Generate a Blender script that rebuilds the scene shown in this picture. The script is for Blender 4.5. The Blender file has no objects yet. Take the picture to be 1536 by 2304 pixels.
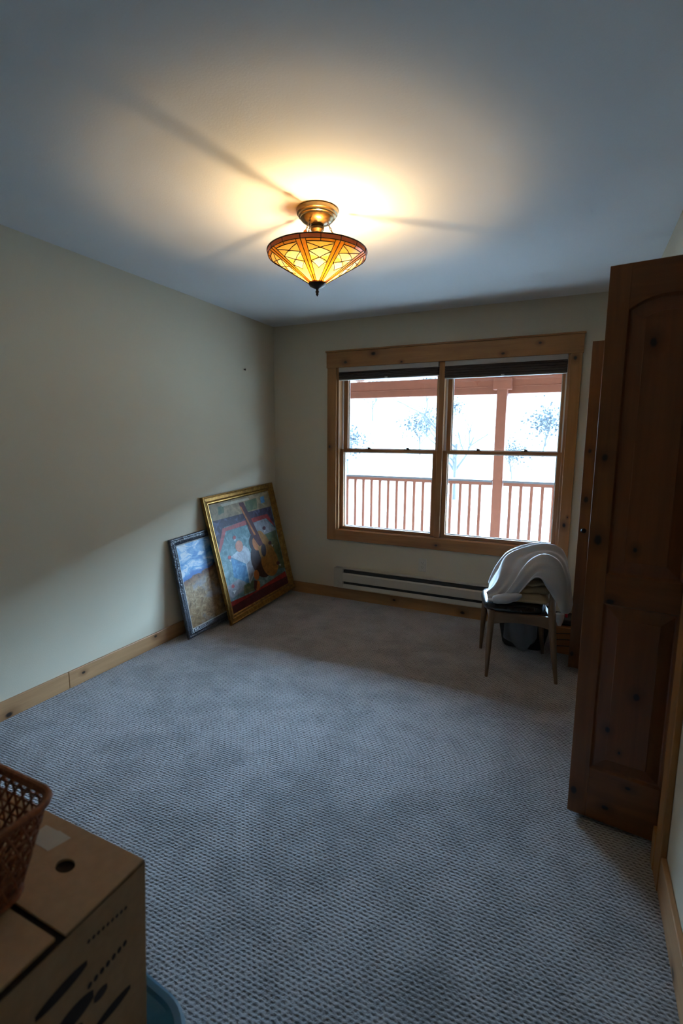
import bpy, bmesh, math, random
from mathutils import Vector, Matrix, noise
random.seed(7)
PI = math.pi
sc = bpy.context.scene
COL = sc.collection

# ------------------------------------------------------------ camera, sky, exposure
cam_d = bpy.data.cameras.new('camera'); cam = bpy.data.objects.new('camera', cam_d); COL.objects.link(cam)
cam.location = (2.6136, -4.0297, 1.4569); cam.rotation_euler = (1.4266, -0.0073, 0.4431)
cam_d.sensor_fit = 'VERTICAL'; cam_d.sensor_height = 36.0; cam_d.lens = 1113.3/2304*36.0
cam_d.clip_start = 0.02; cam_d.clip_end = 400
cam_d.dof.use_dof = True; cam_d.dof.focus_distance = 2.9; cam_d.dof.aperture_fstop = 3.2
sc.camera = cam
sc.view_settings.view_transform = 'Standard'; sc.view_settings.look = 'None'
sc.view_settings.exposure = 0.0; sc.view_settings.gamma = 1.0; sc.view_settings.use_curve_mapping = False
SKY_STRENGTH = 155.0
BULB = 4300.0
w = bpy.data.worlds.new('overcast_sky'); sc.world = w; w.use_nodes = True
wn = w.node_tree; wn.nodes.clear()
wo = wn.nodes.new('ShaderNodeOutputWorld'); wb = wn.nodes.new('ShaderNodeBackground')
wt = wn.nodes.new('ShaderNodeTexCoord'); ws = wn.nodes.new('ShaderNodeSeparateXYZ'); wr = wn.nodes.new('ShaderNodeValToRGB')
wn.links.new(wt.outputs['Generated'], ws.inputs[0]); wn.links.new(ws.outputs['Z'], wr.inputs['Fac'])
e_ = wr.color_ramp.elements; e_.new(.5); e_.new(.6)
for k_, (p_, f_) in enumerate(((.18, .7), (.36, 1.05), (.50, 1.05), (.70, .12))):
    e_[k_].position = p_; e_[k_].color = (.45*f_, .70*f_, 1.0*f_, 1)
wm = wn.nodes.new('ShaderNodeMapRange'); wm.inputs['From Min'].default_value = -.25; wm.inputs['From Max'].default_value = .45; wm.inputs['To Min'].default_value = .22; wm.inputs['To Max'].default_value = 1.0
wn.links.new(ws.outputs['Y'], wm.inputs['Value'])      # the bright side of the sky lies beyond the porch
wx = wn.nodes.new('ShaderNodeVectorMath'); wx.operation = 'SCALE'; wn.links.new(wr.outputs[0], wx.inputs[0]); wn.links.new(wm.outputs[0], wx.inputs['Scale'])
wn.links.new(wx.outputs[0], wb.inputs['Color']); wb.inputs['Strength'].default_value = SKY_STRENGTH
wn.links.new(wb.outputs[0], wo.inputs[0])
sd = bpy.data.lights.new('sun', 'SUN'); sd.energy = 66.0; sd.color = (.55, .78, 1.0); sd.angle = math.radians(.6)
so = bpy.data.objects.new('sun', sd); COL.objects.link(so); so.location = (-3, 12, 12)
so.rotation_euler = Vector((-.26*math.cos(math.radians(47)), .966*math.cos(math.radians(47)), math.sin(math.radians(47)))).to_track_quat('Z', 'Y').to_euler()
# light portal filling the window opening: guides sky sampling, gives off nothing
pd = bpy.data.lights.new('window_portal', 'AREA'); pd.shape = 'RECTANGLE'; pd.size = 1.92; pd.size_y = 1.46
pd.cycles.is_portal = True
po = bpy.data.objects.new('window_portal', pd); COL.objects.link(po); po.location = (1.589, 0.165, 1.37); po.rotation_euler = (-PI/2, 0, 0)
sc.cycles.max_bounces = 10; sc.cycles.diffuse_bounces = 6; sc.cycles.transparent_max_bounces = 16
sc.cycles.sample_clamp_indirect = 12.0; sc.cycles.caustics_reflective = False; sc.cycles.caustics_refractive = False

# ------------------------------------------------------------ helpers
def tag(o, label=None, cat=None, group=None, kind=None):
    if label: o['label'] = label
    if cat: o['category'] = cat
    if group: o['group'] = group
    if kind: o['kind'] = kind
    return o
def empty(name, loc=(0, 0, 0), rz=0.0, **k):
    o = bpy.data.objects.new(name, None); COL.objects.link(o); o.location = loc; o.rotation_euler = (0, 0, rz)
    o.empty_display_size = 0.05
    return tag(o, **k)
class MB:
    def __init__(s): s.v = []; s.f = []; s.m = []; s.uv = None
    def add(s, vs, fs, mi=0):
        b = len(s.v); s.v += [tuple(p) for p in vs]; s.f += [tuple(i+b for i in f) for f in fs]
        s.m += ([mi]*len(fs) if isinstance(mi, int) else list(mi)); return s
    def box(s, x0, x1, y0, y1, z0, z1, mi=0, M=None):
        vs = [Vector((x, y, z)) for z in (z0, z1) for y in (y0, y1) for x in (x0, x1)]
        if M: vs = [M @ p for p in vs]
        return s.add(vs, [(0, 2, 3, 1), (4, 5, 7, 6), (0, 1, 5, 4), (2, 6, 7, 3), (0, 4, 6, 2), (1, 3, 7, 5)], mi)
    def tube(s, pts, r, n=10, mi=0, cap=True, closed=False):
        pts = [Vector(p) for p in pts]; N = len(pts); vs = []; fs = []
        rs = r if isinstance(r, (list, tuple)) else [r]*N
        t0 = (pts[1]-pts[0]).normalized(); up = Vector((0, 0, 1)) if abs(t0.z) < .9 else Vector((1, 0, 0))
        a = t0.cross(up).normalized()
        for i, p in enumerate(pts):
            if closed: t = (pts[(i+1) % N]-pts[i-1]).normalized()
            else: t = (pts[min(i+1, N-1)]-pts[max(i-1, 0)]).normalized()
            a = (a - t*a.dot(t)).normalized(); b = t.cross(a)
            for k in range(n):
                q = 2*PI*k/n; vs.append(p+(a*math.cos(q)+b*math.sin(q))*rs[i])
        L = N if closed else N-1
        for i in range(L):
            j = (i+1) % N
            for k in range(n): fs.append((i*n+k, i*n+(k+1) % n, j*n+(k+1) % n, j*n+k))
        if cap and not closed: fs.append(tuple(range(n-1, -1, -1))); fs.append(tuple((N-1)*n+k for k in range(n)))
        return s.add(vs, fs, mi)
    def lathe(s, prof, c=(0, 0, 0), n=48, mi=0, cap=False):
        vs = []; fs = []
        for (r, z) in prof:
            for k in range(n):
                q = 2*PI*k/n; vs.append((c[0]+r*math.cos(q), c[1]+r*math.sin(q), c[2]+z))
        for i in range(len(prof)-1):
            for k in range(n): fs.append((i*n+k, i*n+(k+1) % n, (i+1)*n+(k+1) % n, (i+1)*n+k))
        if cap: fs.append(tuple(range(n-1, -1, -1))); fs.append(tuple((len(prof)-1)*n+k for k in range(n)))
        return s.add(vs, fs, mi)
    def grid(s, rows, mi=0, closed=False):
        m = len(rows[0]); vs = [p for r in rows for p in r]; fs = []
        for i in range(len(rows)-1):
            for k in range(m if closed else m-1):
                fs.append((i*m+k, i*m+(k+1) % m, (i+1)*m+(k+1) % m, (i+1)*m+k))
        return s.add(vs, fs, mi)
    def build(s, name, mat, parent=None, smooth=False, bevel=0.0, seg=2, subd=0, sharp=40, **k):
        me = bpy.data.meshes.new(name); me.from_pydata(s.v, [], s.f); me.update()
        mats = mat if isinstance(mat, (list, tuple)) else [mat]
        for m in mats: me.materials.append(m)
        me.polygons.foreach_set('material_index', s.m)
        bm = bmesh.new(); bm.from_mesh(me); bmesh.ops.recalc_face_normals(bm, faces=bm.faces); bm.to_mesh(me); bm.free()
        if smooth:
            me.polygons.foreach_set('use_smooth', [True]*len(me.polygons))
            if sharp: me.set_sharp_from_angle(angle=math.radians(sharp))
        o = bpy.data.objects.new(name, me); COL.objects.link(o)
        if parent: o.parent = parent
        if bevel:
            b = o.modifiers.new('bevel', 'BEVEL'); b.width = bevel; b.segments = seg; b.limit_method = 'ANGLE'; b.angle_limit = math.radians(40)
        if subd:
            q = o.modifiers.new('subd', 'SUBSURF'); q.levels = subd; q.render_levels = subd
        return tag(o, **k)
def box(name, mat, a, b, parent=None, bevel=0.002, M=None, **k):
    m = MB(); m.box(a[0], b[0], a[1], b[1], a[2], b[2], M=M); return m.build(name, mat, parent, bevel=bevel, **k)
def rrect(hx, hy, r, n=6, cx=0, cy=0):
    p = []
    for (sx, sy, a0) in ((1, 1, 0), (-1, 1, PI/2), (-1, -1, PI), (1, -1, 1.5*PI)):
        for i in range(n+1):
            a = a0+PI/2*i/n; p.append((cx+sx*(hx-r)+r*math.cos(a), cy+sy*(hy-r)+r*math.sin(a)))
    return p

# ------------------------------------------------------------ materials
class NT:
    def __init__(s, name):
        s.mat = bpy.data.materials.new(name); s.mat.use_nodes = True; s.t = s.mat.node_tree
        s.p = s.t.nodes['Principled BSDF']; s.out = s.t.nodes['Material Output']
        s.tc = s.t.nodes.new('ShaderNodeTexCoord')
    def n(s, typ, **kw):
        nd = s.t.nodes.new(typ)
        for k, v in kw.items():
            if k in nd.inputs.keys() if isinstance(k, str) else False: nd.inputs[k].default_value = v
            else: setattr(nd, k, v)
        return nd
    def l(s, a, b): s.t.links.new(a, b)
    def mapping(s, scale, src='Object', rot=(0, 0, 0)):
        m = s.t.nodes.new('ShaderNodeMapping'); m.inputs['Scale'].default_value = scale; m.inputs['Rotation'].default_value = rot
        s.l(s.tc.outputs[src], m.inputs[0]); return m.outputs[0]
    def noise(s, vec, scale, detail=4, rough=.5, dist=0):
        n = s.t.nodes.new('ShaderNodeTexNoise'); n.inputs['Scale'].default_value = scale; n.inputs['Detail'].default_value = detail
        n.inputs['Roughness'].default_value = rough; n.inputs['Distortion'].default_value = dist
        if vec: s.l(vec, n.inputs['Vector'])
        return n.outputs['Fac']
    def ramp(s, fac, stops):
        r = s.t.nodes.new('ShaderNodeValToRGB'); e = r.color_ramp.elements
        while len(e) < len(stops): e.new(.5)
        for i, (p, c) in enumerate(stops):
            e[i].position = p; e[i].color = (c[0], c[1], c[2], 1) if isinstance(c, (tuple, list)) else (c, c, c, 1)
        s.l(fac, r.inputs[0]); return r.outputs[0]
    def mix(s, fac, a, b, mode='MIX'):
        m = s.t.nodes.new('ShaderNodeMix'); m.data_type = 'RGBA'; m.blend_type = mode
        for sock, v in ((m.inputs[0], fac), (m.inputs[6], a), (m.inputs[7], b)):
            if isinstance(v, (int, float)): sock.default_value = v
            elif isinstance(v, (tuple, list)): sock.default_value = (v[0], v[1], v[2], 1)
            else: s.l(v, sock)
        return m.outputs[2]
    def math(s, op, a, b=None, c=None):
        m = s.t.nodes.new('ShaderNodeMath'); m.operation = op
        for i, v in enumerate((a, b, c)):
            if v is None: continue
            if isinstance(v, (int, float)): m.inputs[i].default_value = v
            else: s.l(v, m.inputs[i])
        return m.outputs[0]
    def bump(s, h, strength=.3, dist=.002):
        b = s.t.nodes.new('ShaderNodeBump'); b.inputs['Strength'].default_value = strength; b.inputs['Distance'].default_value = dist
        s.l(h, b.inputs['Height']); s.l(b.outputs[0], s.p.inputs['Normal'])
    def set(s, **kw):
        for k, v in kw.items():
            i = s.p.inputs[k.replace('_', ' ')]
            if isinstance(v, (int, float)): i.default_value = v
            elif isinstance(v, (tuple, list)): i.default_value = (v[0], v[1], v[2], 1)
            else: s.l(v, i)
        return s
def plain(name, col, rough=.5, metal=0, var=.12, scale=25, bump=0, bs=200, **kw):
    t = NT(name); v = t.mapping((1, 1, 1)); n = t.noise(v, scale, 3)
    c = t.ramp(n, [(.3, [x*(1-var) for x in col]), (.7, [min(1, x*(1+var)) for x in col])])
    t.set(Base_Color=c, Roughness=rough, Metallic=metal, **kw)
    if bump: t.bump(t.noise(v, bs, 3), bump, .001)
    return t.mat
def paint(name, col, rough=.85):
    t = NT(name); v = t.mapping((1, 1, 1))
    c = t.ramp(t.noise(v, 1.3, 3), [(.3, [x*.97 for x in col]), (.7, [x*1.02 for x in col])])
    t.set(Base_Color=c, Roughness=rough); t.p.inputs['Specular IOR Level'].default_value = .25
    t.bump(t.noise(v, 140, 3, .6), .35, .0012); return t.mat
def wood(name, axis, base, dark, knots=True, rough=.42, seed=0.0, kscale=3.0, depth='y', spots=None):
    t = NT(name); sc_ = [1, 1, 1]; sc_['xyz'.index(axis)] = .07
    m = t.t.nodes.new('ShaderNodeMapping'); m.inputs['Scale'].default_value = sc_; m.inputs['Location'].default_value = (seed, seed*.7, seed*1.3)
    t.l(t.tc.outputs['Object'], m.inputs[0]); v = m.outputs[0]
    n1 = t.noise(v, 45, 6, .6, .6); n2 = t.noise(v, 9, 3, .5, 1.5)
    s2 = [1, 1, 1]; s2['xyz'.index(axis)] = .3
    n3 = t.noise(t.mapping(tuple(s2)), 3.3, 3)
    c = t.ramp(n1, [(.3, [a*.6+b*.4 for a, b in zip(base, dark)]), (.62, base)])
    c = t.mix(t.ramp(n2, [(.42, 0), (.7, .5)]), c, dark)
    c = t.mix(t.ramp(n3, [(.4, 0), (.7, .45)]), c, [x*1.35 for x in base])
    if spots:
        ax = [q for q in 'xyz' if q != depth]; sp = t.n('ShaderNodeSeparateXYZ'); t.l(t.tc.outputs['Object'], sp.inputs[0])
        wob = t.math('MULTIPLY', t.math('SUBTRACT', t.noise(t.mapping((1, 1, 1)), 40, 3), .5), .7)
        for (a, b, r) in spots:
            ds = []
            for q, cc in zip(ax, (a, b)):
                k = 1.0/(r*(1.45 if q == axis else 1.0)); ds.append(t.math('POWER', t.math('MULTIPLY', t.math('SUBTRACT', sp.outputs[q.upper()], cc), k), 2.0))
            d = t.math('ADD', t.math('SQRT', t.math('ADD', ds[0], ds[1])), wob)
            d = t.math('MULTIPLY', d, .2)
            c = t.mix(t.ramp(d, [(.18, .8), (.85, 0)]), c, dark); c = t.mix(t.ramp(d, [(.14, 1), (.26, 0)]), c, [x*.10 for x in dark])
    t.set(Base_Color=c, Roughness=rough); t.bump(n1, .12, .0008); return t.mat
ALB = (.36, .165, .048); ALD = (.14, .05, .012)
W_x = wood('alder_casing_horizontal', 'x', ALB, ALD, seed=.4, spots=[(.744, 2.125, .011), (1.003, 2.18, .012), (1.252, 2.098, .006), (2.054, 2.112, .008), (1.592, .590, .008), (2.31, 2.17, .007)])
W_z = wood('alder_casing_vertical', 'z', ALB, ALD, seed=1.4, spots=[(.592, 1.398, .008), (2.556, .838, .010), (2.551, 2.050, .010), (2.575, .90, .004)])
W_y = wood('alder_baseboard_long', 'y', (.42, .235, .11), (.2, .09, .035), seed=2.1, depth='x', spots=[(-2.59, .020, .012), (-2.152, .061, .007), (-1.583, .080, .008)])
W_bx = wood('alder_baseboard_cross', 'x', (.40, .215, .09), (.2, .085, .03), seed=2.9, spots=[(1.233, .061, .009), (1.835, .040, .012)])
S_x = wood('pine_sash_horizontal', 'x', (.37, .175, .062), (.16, .065, .02), knots=False, seed=5)
S_z = wood('pine_sash_vertical', 'z', (.37, .175, .062), (.16, .065, .02), knots=False, seed=6)
D_z = wood('alder_door_stile', 'z', (.21, .075, .018), (.085, .024, .005), seed=3.3, rough=.36, spots=[(.031, 1.402, .009), (.030, 1.106, .012), (.018, .107, .010), (.335, .7, .008), (.33, 1.6, .01)])
D_x = wood('alder_door_rail', 'x', (.20, .07, .017), (.08, .022, .005), seed=4.1, rough=.36, spots=[(.085, .885, .009), (.129, .080, .008), (.196, .188, .006)])
D_p = wood('alder_door_panel', 'z', (.185, .06, .015), (.075, .02, .004), seed=7.7, rough=.36, spots=[(.145, 1.784, .010), (.148, 1.084, .006), (.195, .547, .009), (.114, .393, .007), (.158, .315, .004)])
C_w = wood('walnut_chair', 'z', (.145, .088, .048), (.065, .036, .018), knots=False, seed=8)
C_wx = wood('walnut_chair_rail', 'x', (.145, .088, .048), (.065, .036, .018), knots=False, seed=8.5)
M_wall = paint('warm_grey_paint', (.56, .505, .385)); M_ceil = paint('white_ceiling_paint', (.68, .70, .72))
M_red = plain('terracotta_stain', (.20, .058, .028), .75, var=.08, scale=12)
M_grey = plain('weathered_grey_cap', (.10, .10, .11), .8)
M_peach = plain('porch_ceiling_board', (.42, .25, .19), .8, var=.06)
M_rafter = plain('pale_rafter', (.32, .19, .14), .8, var=.06)
M_deck = plain('weathered_pale_deck', (.30, .29, .275), .7)
M_white = plain('white_cladding', (.75, .76, .77), .5, var=.02)
M_heat = plain('almond_enamel', (.44, .41, .34), .4, var=.02)
M_hdark = plain('heater_slot_dark', (.02, .02, .022), .6)
M_outlet = plain('ivory_plastic', (.52, .49, .42), .4, var=.02)
M_black = plain('black_metal', (.015, .014, .013), .35, metal=.6)
M_lea = plain('black_leather', (.012, .013, .015), .2, var=.2, bump=.12, bs=160)
M_card = plain('cardboard', (.44, .29, .175), .85, var=.06, scale=60, bump=.15)
M_cardin = plain('carton_inside_shade', (.03, .02, .018), .9)  # near-black tone stands in for the shade inside the carton
M_ink = plain('carton_print', (.035, .025, .03), .8)
M_paper = plain('paper_label', (.55, .52, .47), .7, var=.05)
M_tote = plain('blue_plastic', (.012, .13, .26), .38, var=.05)
M_toteg = plain('blue_plastic_recess', (.015, .10, .15), .5, var=.05)
M_dark = plain('dark_cloth', (.018, .018, .02), .9)
M_strand = plain('reddish_rattan', (.27, .085, .034), .55, var=.3, scale=120)

# carpet
def carpet():
    t = NT('looped_carpet'); v = t.mapping((1, 1, 1)); 
    nz = t.n('ShaderNodeTexNoise'); nz.inputs['Scale'].default_value = 42; nz.inputs['Detail'].default_value = 4; nz.inputs['Roughness'].default_value = .65; t.l(v, nz.inputs['Vector'])
    off = t.n('ShaderNodeVectorMath', operation='MULTIPLY_ADD'); t.l(nz.outputs['Color'], off.inputs[0]); off.inputs[1].default_value = (.016, .014, 0); t.l(v, off.inputs[2])
    sp = t.n('ShaderNodeSeparateXYZ'); t.l(off.outputs[0], sp.inputs[0])
    X, Y = sp.outputs['X'], sp.outputs['Y']
    PX, PY = .0185, .0125
    row = t.math('FLOOR', t.math('DIVIDE', Y, PY)); odd = t.math('MULTIPLY', t.math('MODULO', t.math('ABSOLUTE', row), 2.0), .5)
    fx = t.math('FRACT', t.math('ADD', t.math('DIVIDE', X, PX), odd)); fy = t.math('FRACT', t.math('DIVIDE', Y, PY))
    dx = t.math('MULTIPLY', t.math('SUBTRACT', fx, .5), PX/PY*.62); dy = t.math('SUBTRACT', fy, .5)
    r = t.math('SQRT', t.math('ADD', t.math('POWER', dx, 2), t.math('POWER', dy, 2)))
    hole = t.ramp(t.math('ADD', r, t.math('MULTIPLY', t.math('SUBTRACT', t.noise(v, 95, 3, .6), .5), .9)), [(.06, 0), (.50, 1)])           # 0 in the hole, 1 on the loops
    fib = t.noise(v, 520, 4, .75); big = t.noise(v, 1.9, 4, .6, .8); med = t.noise(v, 7, 3, .6)
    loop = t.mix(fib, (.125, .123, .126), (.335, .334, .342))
    c = t.mix(hole, (.055, .043, .037), loop)  # shade in the gaps between loops is painted in as a dark colour
    pile = t.ramp(t.math('ADD', t.math('MULTIPLY', big, .55), t.math('MULTIPLY', med, .45)), [(.42, .48), (.575, 1.2)])
    c = t.mix(1.0, c, pile, 'MULTIPLY')
    t.set(Base_Color=c, Roughness=.95); t.p.inputs['Specular IOR Level'].default_value = .1
    t.p.inputs['Sheen Weight'].default_value = .8; t.p.inputs['Sheen Roughness'].default_value = .5
    h = t.math('ADD', t.math('MULTIPLY', hole, 1.0), t.math('MULTIPLY', fib, .35))
    t.bump(h, 1.0, .0055); return t.mat
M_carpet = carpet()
def cloth(name, col, s=700, var=.18, sheen=.2):
    t = NT(name); v = t.mapping((1, 1, 1)); n = t.noise(v, s, 3, .7)
    c = t.ramp(n, [(.3, [x*(1-var) for x in col]), (.7, [min(1, x*(1+var)) for x in col])])
    t.set(Base_Color=c, Roughness=.95); t.p.inputs['Specular IOR Level'].default_value = .15; t.p.inputs['Sheen Weight'].default_value = sheen; t.p.inputs['Sheen Roughness'].default_value = .35
    t.bump(n, .3, .001); return t.mat
M_sweat = cloth('grey_jersey', (.36, .375, .40), sheen=1.0)
M_sweat.node_tree.nodes['Principled BSDF'].inputs['Roughness'].default_value = .5; M_sweat.node_tree.nodes['Principled BSDF'].inputs['Specular IOR Level'].default_value = .7; M_beige = cloth('tan_cloth', (.42, .30, .17)); M_gcl = cloth('grey_cloth', (.17, .175, .19))
def glass(name):
    t = NT(name); t.t.nodes.remove(t.p)
    tr = t.n('ShaderNodeBsdfTransparent'); gl = t.n('ShaderNodeBsdfGlossy'); gl.inputs['Roughness'].default_value = .02
    tr.inputs['Color'].default_value = (.96, .97, .97, 1)
    ge = t.n('ShaderNodeNewGeometry'); dt = t.n('ShaderNodeVectorMath', operation='DOT_PRODUCT'); t.l(ge.outputs['Incoming'], dt.inputs[0]); t.l(ge.outputs['Normal'], dt.inputs[1])
    fr = t.math('ADD', t.math('MULTIPLY', t.math('POWER', t.math('SUBTRACT', 1.0, t.math('ABSOLUTE', dt.outputs['Value'])), 5.0), .96), .04); mx = t.n('ShaderNodeMixShader')
    t.l(fr, mx.inputs[0]); t.l(tr.outputs[0], mx.inputs[1]); t.l(gl.outputs[0], mx.inputs[2]); t.l(mx.outputs[0], t.out.inputs[0]); return t.mat
M_glass = glass('window_glass')
def metal(name, col, rough, var=.2):
    t = NT(name); v = t.mapping((1, 1, 1)); n = t.noise(v, 60, 3)
    t.set(Base_Color=t.ramp(n, [(.3, [x*(1-var) for x in col]), (.7, col)]), Roughness=rough, Metallic=1.0); return t.mat
M_brass = metal('antique_brass', (.20, .135, .06), .26); M_bronze = metal('dark_bronze', (.07, .05, .04), .4); M_lead = plain('lead_came', (.012, .009, .006), .6)
M_chain = metal('chain_metal', (.2, .15, .1), .4)
def gilt():
    t = NT('gilt_wood'); v = t.mapping((1, 1, 1)); n = t.noise(v, 35, 5, .7)
    t.set(Base_Color=t.ramp(n, [(.3, (.13, .06, .012)), (.55, (.28, .145, .03)), (.8, (.46, .29, .09))]), Roughness=.3, Metallic=.75); t.bump(n, .25, .001); return t.mat
M_gilt = gilt()
def carved():
    t = NT('carved_black_wood'); v = t.mapping((1, 1, 1)); vo = t.n('ShaderNodeTexVoronoi'); vo.inputs['Scale'].default_value = 75; t.l(v, vo.inputs['Vector'])
    t.set(Base_Color=t.ramp(vo.outputs['Distance'], [(.1, (.02, .022, .028)), (.6, (.045, .05, .062))]), Roughness=.33); t.bump(vo.outputs['Distance'], .8, .004); return t.mat
M_carved = carved()
def amber(name, col, mixs=.28):
    t = NT(name); t.t.nodes.remove(t.p); v = t.mapping((1, 1, 1)); n = t.noise(v, 30, 4, .6, 1.2)
    c = t.ramp(n, [(.3, [x*.72 for x in col]), (.7, col)])
    tl = t.n('ShaderNodeBsdfTranslucent'); df = t.n('ShaderNodeBsdfPrincipled'); df.inputs['Roughness'].default_value = .2
    t.l(c, tl.inputs['Color']); t.l(t.mix(1, c, (.5, .5, .5), 'MULTIPLY'), df.inputs['Base Color'])
    mx = t.n('ShaderNodeMixShader'); mx.inputs[0].default_value = mixs
    t.l(df.outputs[0], mx.inputs[1]); t.l(tl.outputs[0], mx.inputs[2]); t.l(mx.outputs[0], t.out.inputs[0]); return t.mat
AM = [amber('amber_glass', (.34, .115, .006)), amber('yellow_glass', (.56, .30, .055)), amber('cream_glass', (.78, .55, .22)), amber('brown_glass', (.055, .016, .008)), amber('orange_glass', (.30, .06, .003)), amber('bead_glass', (.80, .32, .08), .5)]

# ------------------------------------------------------------ the room
XL, XR, YB, YF, H = 0.0, 2.962, 0.0, -4.75, 2.484
WX0, WX1, WZ0, WZ1 = 0.653, 2.525, 0.640, 2.105       # window opening
DY0, DY1, DZ = -2.20, -0.50, 2.075                     # closet opening in the right wall
ST = 'structure'
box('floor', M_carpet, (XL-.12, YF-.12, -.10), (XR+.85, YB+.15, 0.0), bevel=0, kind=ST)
box('ceiling', M_ceil, (XL-.12, YF-.12, H), (XR+.85, YB+.15, H+.12), bevel=0, kind=ST)
box('wall_left', M_wall, (XL-.12, YF, 0), (XL, YB+.15, H), bevel=0, kind=ST)
m = MB()
for a in ((XL, WX0, 0, H), (WX1, XR+.85, 0, H), (WX0, WX1, 0, WZ0), (WX0, WX1, WZ1, H)): m.box(a[0], a[1], YB, YB+.15, a[2], a[3])
m.build('wall_back', M_wall, kind=ST)
m = MB()
m.box(XR, XR+.12, YF, DY0, 0, H); m.box(XR, XR+.12, DY1, YB, 0, H); m.box(XR, XR+.12, DY0, DY1, DZ, H)
m.build('wall_right', M_wall, kind=ST)
m = MB(); m.box(XR+.73, XR+.85, DY0-.25, YB, 0, H); m.box(XR+.12, XR+.73, DY0-.25, DY0-.15, 0, H); m.box(XR+.12, XR+.73, DY1+.1, DY1+.2, 0, H)
m.build('wall_closet', M_wall, kind=ST)
box('wall_front', M_wall, (XL-.12, YF-.12, 0), (XR+.12, YF, H), bevel=0, kind=ST)
# baseboards
m = MB(); m.box(0, .015, YF, -2.247, 0, .102); m.box(0, .015, -2.245, YB, 0, .102); m.build('baseboard_left', W_y, bevel=.003, kind=ST)
m = MB(); m.box(.015, XR, -.015, 0, 0, .102); m.build('baseboard_back', W_bx, bevel=.003, kind=ST)
m = MB(); m.box(XR-.017, XR, YF, -2.296, 0, .130); m.box(XR-.017, XR, DY1+.09, -.015, 0, .13); m.build('baseboard_right', W_y, bevel=.003, kind=ST)
# closet casing and jambs
m = MB()
m.box(XR-.02, XR, DY0-.095, DY0-.008, 0, DZ+.09); m.box(XR-.02, XR, DY1+.008, DY1+.095, 0, DZ+.09)
m.box(XR-.02, XR, DY0-.105, DY1+.105, DZ-.0, DZ+.10)
m.box(XR-.004, XR+.12, DY0-.0, DY0+.02, 0, DZ); m.box(XR-.004, XR+.12, DY1-.02, DY1, 0, DZ); m.box(XR-.004, XR+.12, DY0, DY1, DZ-.02, DZ)
m.box(XR-.022, XR-.001, DY0-.008, DY0+.045, 0, .135)
m.build('trim_1', W_z, bevel=.003, kind=ST)

# ------------------------------------------------------------ window
win = empty('window_1', (1.589, 0, WZ0)); win['kind'] = ST
def wbox(name, mat, a, b, parent=win, bevel=.002, **k):
    o = box(name, mat, a, b, None, bevel, **k); o.parent = parent
    o.matrix_parent_inverse = Matrix.Translation(parent_world(parent)).inverted(); return o
def parent_world(p):
    v = Vector(p.location)
    if p.parent: v = v  # children carry world-space data
    return v
wbox('side_casing', W_z, (.567, -.019, .552), (.655, 0, 2.088)); wbox('side_casing', W_z, (2.523, -.019, .552), (2.597, 0, 2.088))
wbox('bottom_casing', W_x, (.655, -.018, .552), (2.523, 0, .645))
wbox('head_casing', W_x, (.560, -.023, 2.083), (2.603, 0, 2.215)); wbox('head_cap', W_x, (.553, -.032, 2.215), (2.610, 0, 2.228))
# jamb liner box round the opening
m = MB()
m.box(WX0, WX0+.019, 0, .15, WZ0, WZ1); m.box(WX1-.019, WX1, 0, .15, WZ0, WZ1); m.box(WX0, WX1, 0, .15, WZ1-.019, WZ1)
o = m.build('jamb', S_z, bevel=.001); o.parent = win; o.matrix_parent_inverse = Matrix.Translation(win.location).inverted()
wbox('sill', W_x, (WX0, -.012, WZ0-.012), (WX1, .15, WZ0+.008))
wbox('mullion', S_z, (1.563, .012, WZ0+.008), (1.609, .15, WZ1-.019), bevel=.003)
m = MB(); m.box(WX0-.05, WX1+.05, .15, .20, WZ0-.03, .652); m.box(WX0+.0, WX1-.0, .128, .15, WZ0, .662)
o = m.build('outer_sill', M_white, bevel=.002); o.parent = win; o.matrix_parent_inverse = Matrix.Translation(win.location).inverted()
# white vinyl jamb tracks
m = MB()
for xa, xb in ((.672, .684), (1.551, 1.563), (1.609, 1.621), (2.494, 2.506)):
    m.box(xa, xb, .072, .086, 1.375, WZ1-.019); m.box(xa, xb, .122, .15, .66, WZ1-.019)
o = m.build('jamb_track', M_white, bevel=.001); o.parent = win; o.matrix_parent_inverse = Matrix.Translation(win.location).inverted()
def sash(name, x0, x1, z0, z1, y0, y1, gx0, gx1, gz0, gz1):
    m = MB()
    m.box(x0, gx0, y0, y1, z0, z1, 0); m.box(gx1, x1, y0, y1, z0, z1, 0); m.box(gx0, gx1, y0, y1, z0, gz0, 1); m.box(gx0, gx1, y0, y1, gz1, z1, 1)
    s = m.build(name, [S_z, S_x], None, bevel=.003); s.parent = win; s.matrix_parent_inverse = Matrix.Translation(win.location).inverted()
    g = MB(); yy = (y0+y1)/2+.008; g.box(gx0-.004, gx1+.004, yy-.002, yy+.002, gz0-.004, gz1+.004); g = g.build('glass_pane', M_glass, s)
    b = MB(); t = .006
    for (a0, a1, c0, c1) in ((gx0, gx0+t, gz0, gz1), (gx1-t, gx1, gz0, gz1), (gx0+t, gx1-t, gz0, gz0+t), (gx0+t, gx1-t, gz1-t, gz1)):
        b.box(a0, a1, yy+.003, yy+.010, c0, c1)
    b.build('glazing_bead', M_white, s)
    return s
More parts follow.
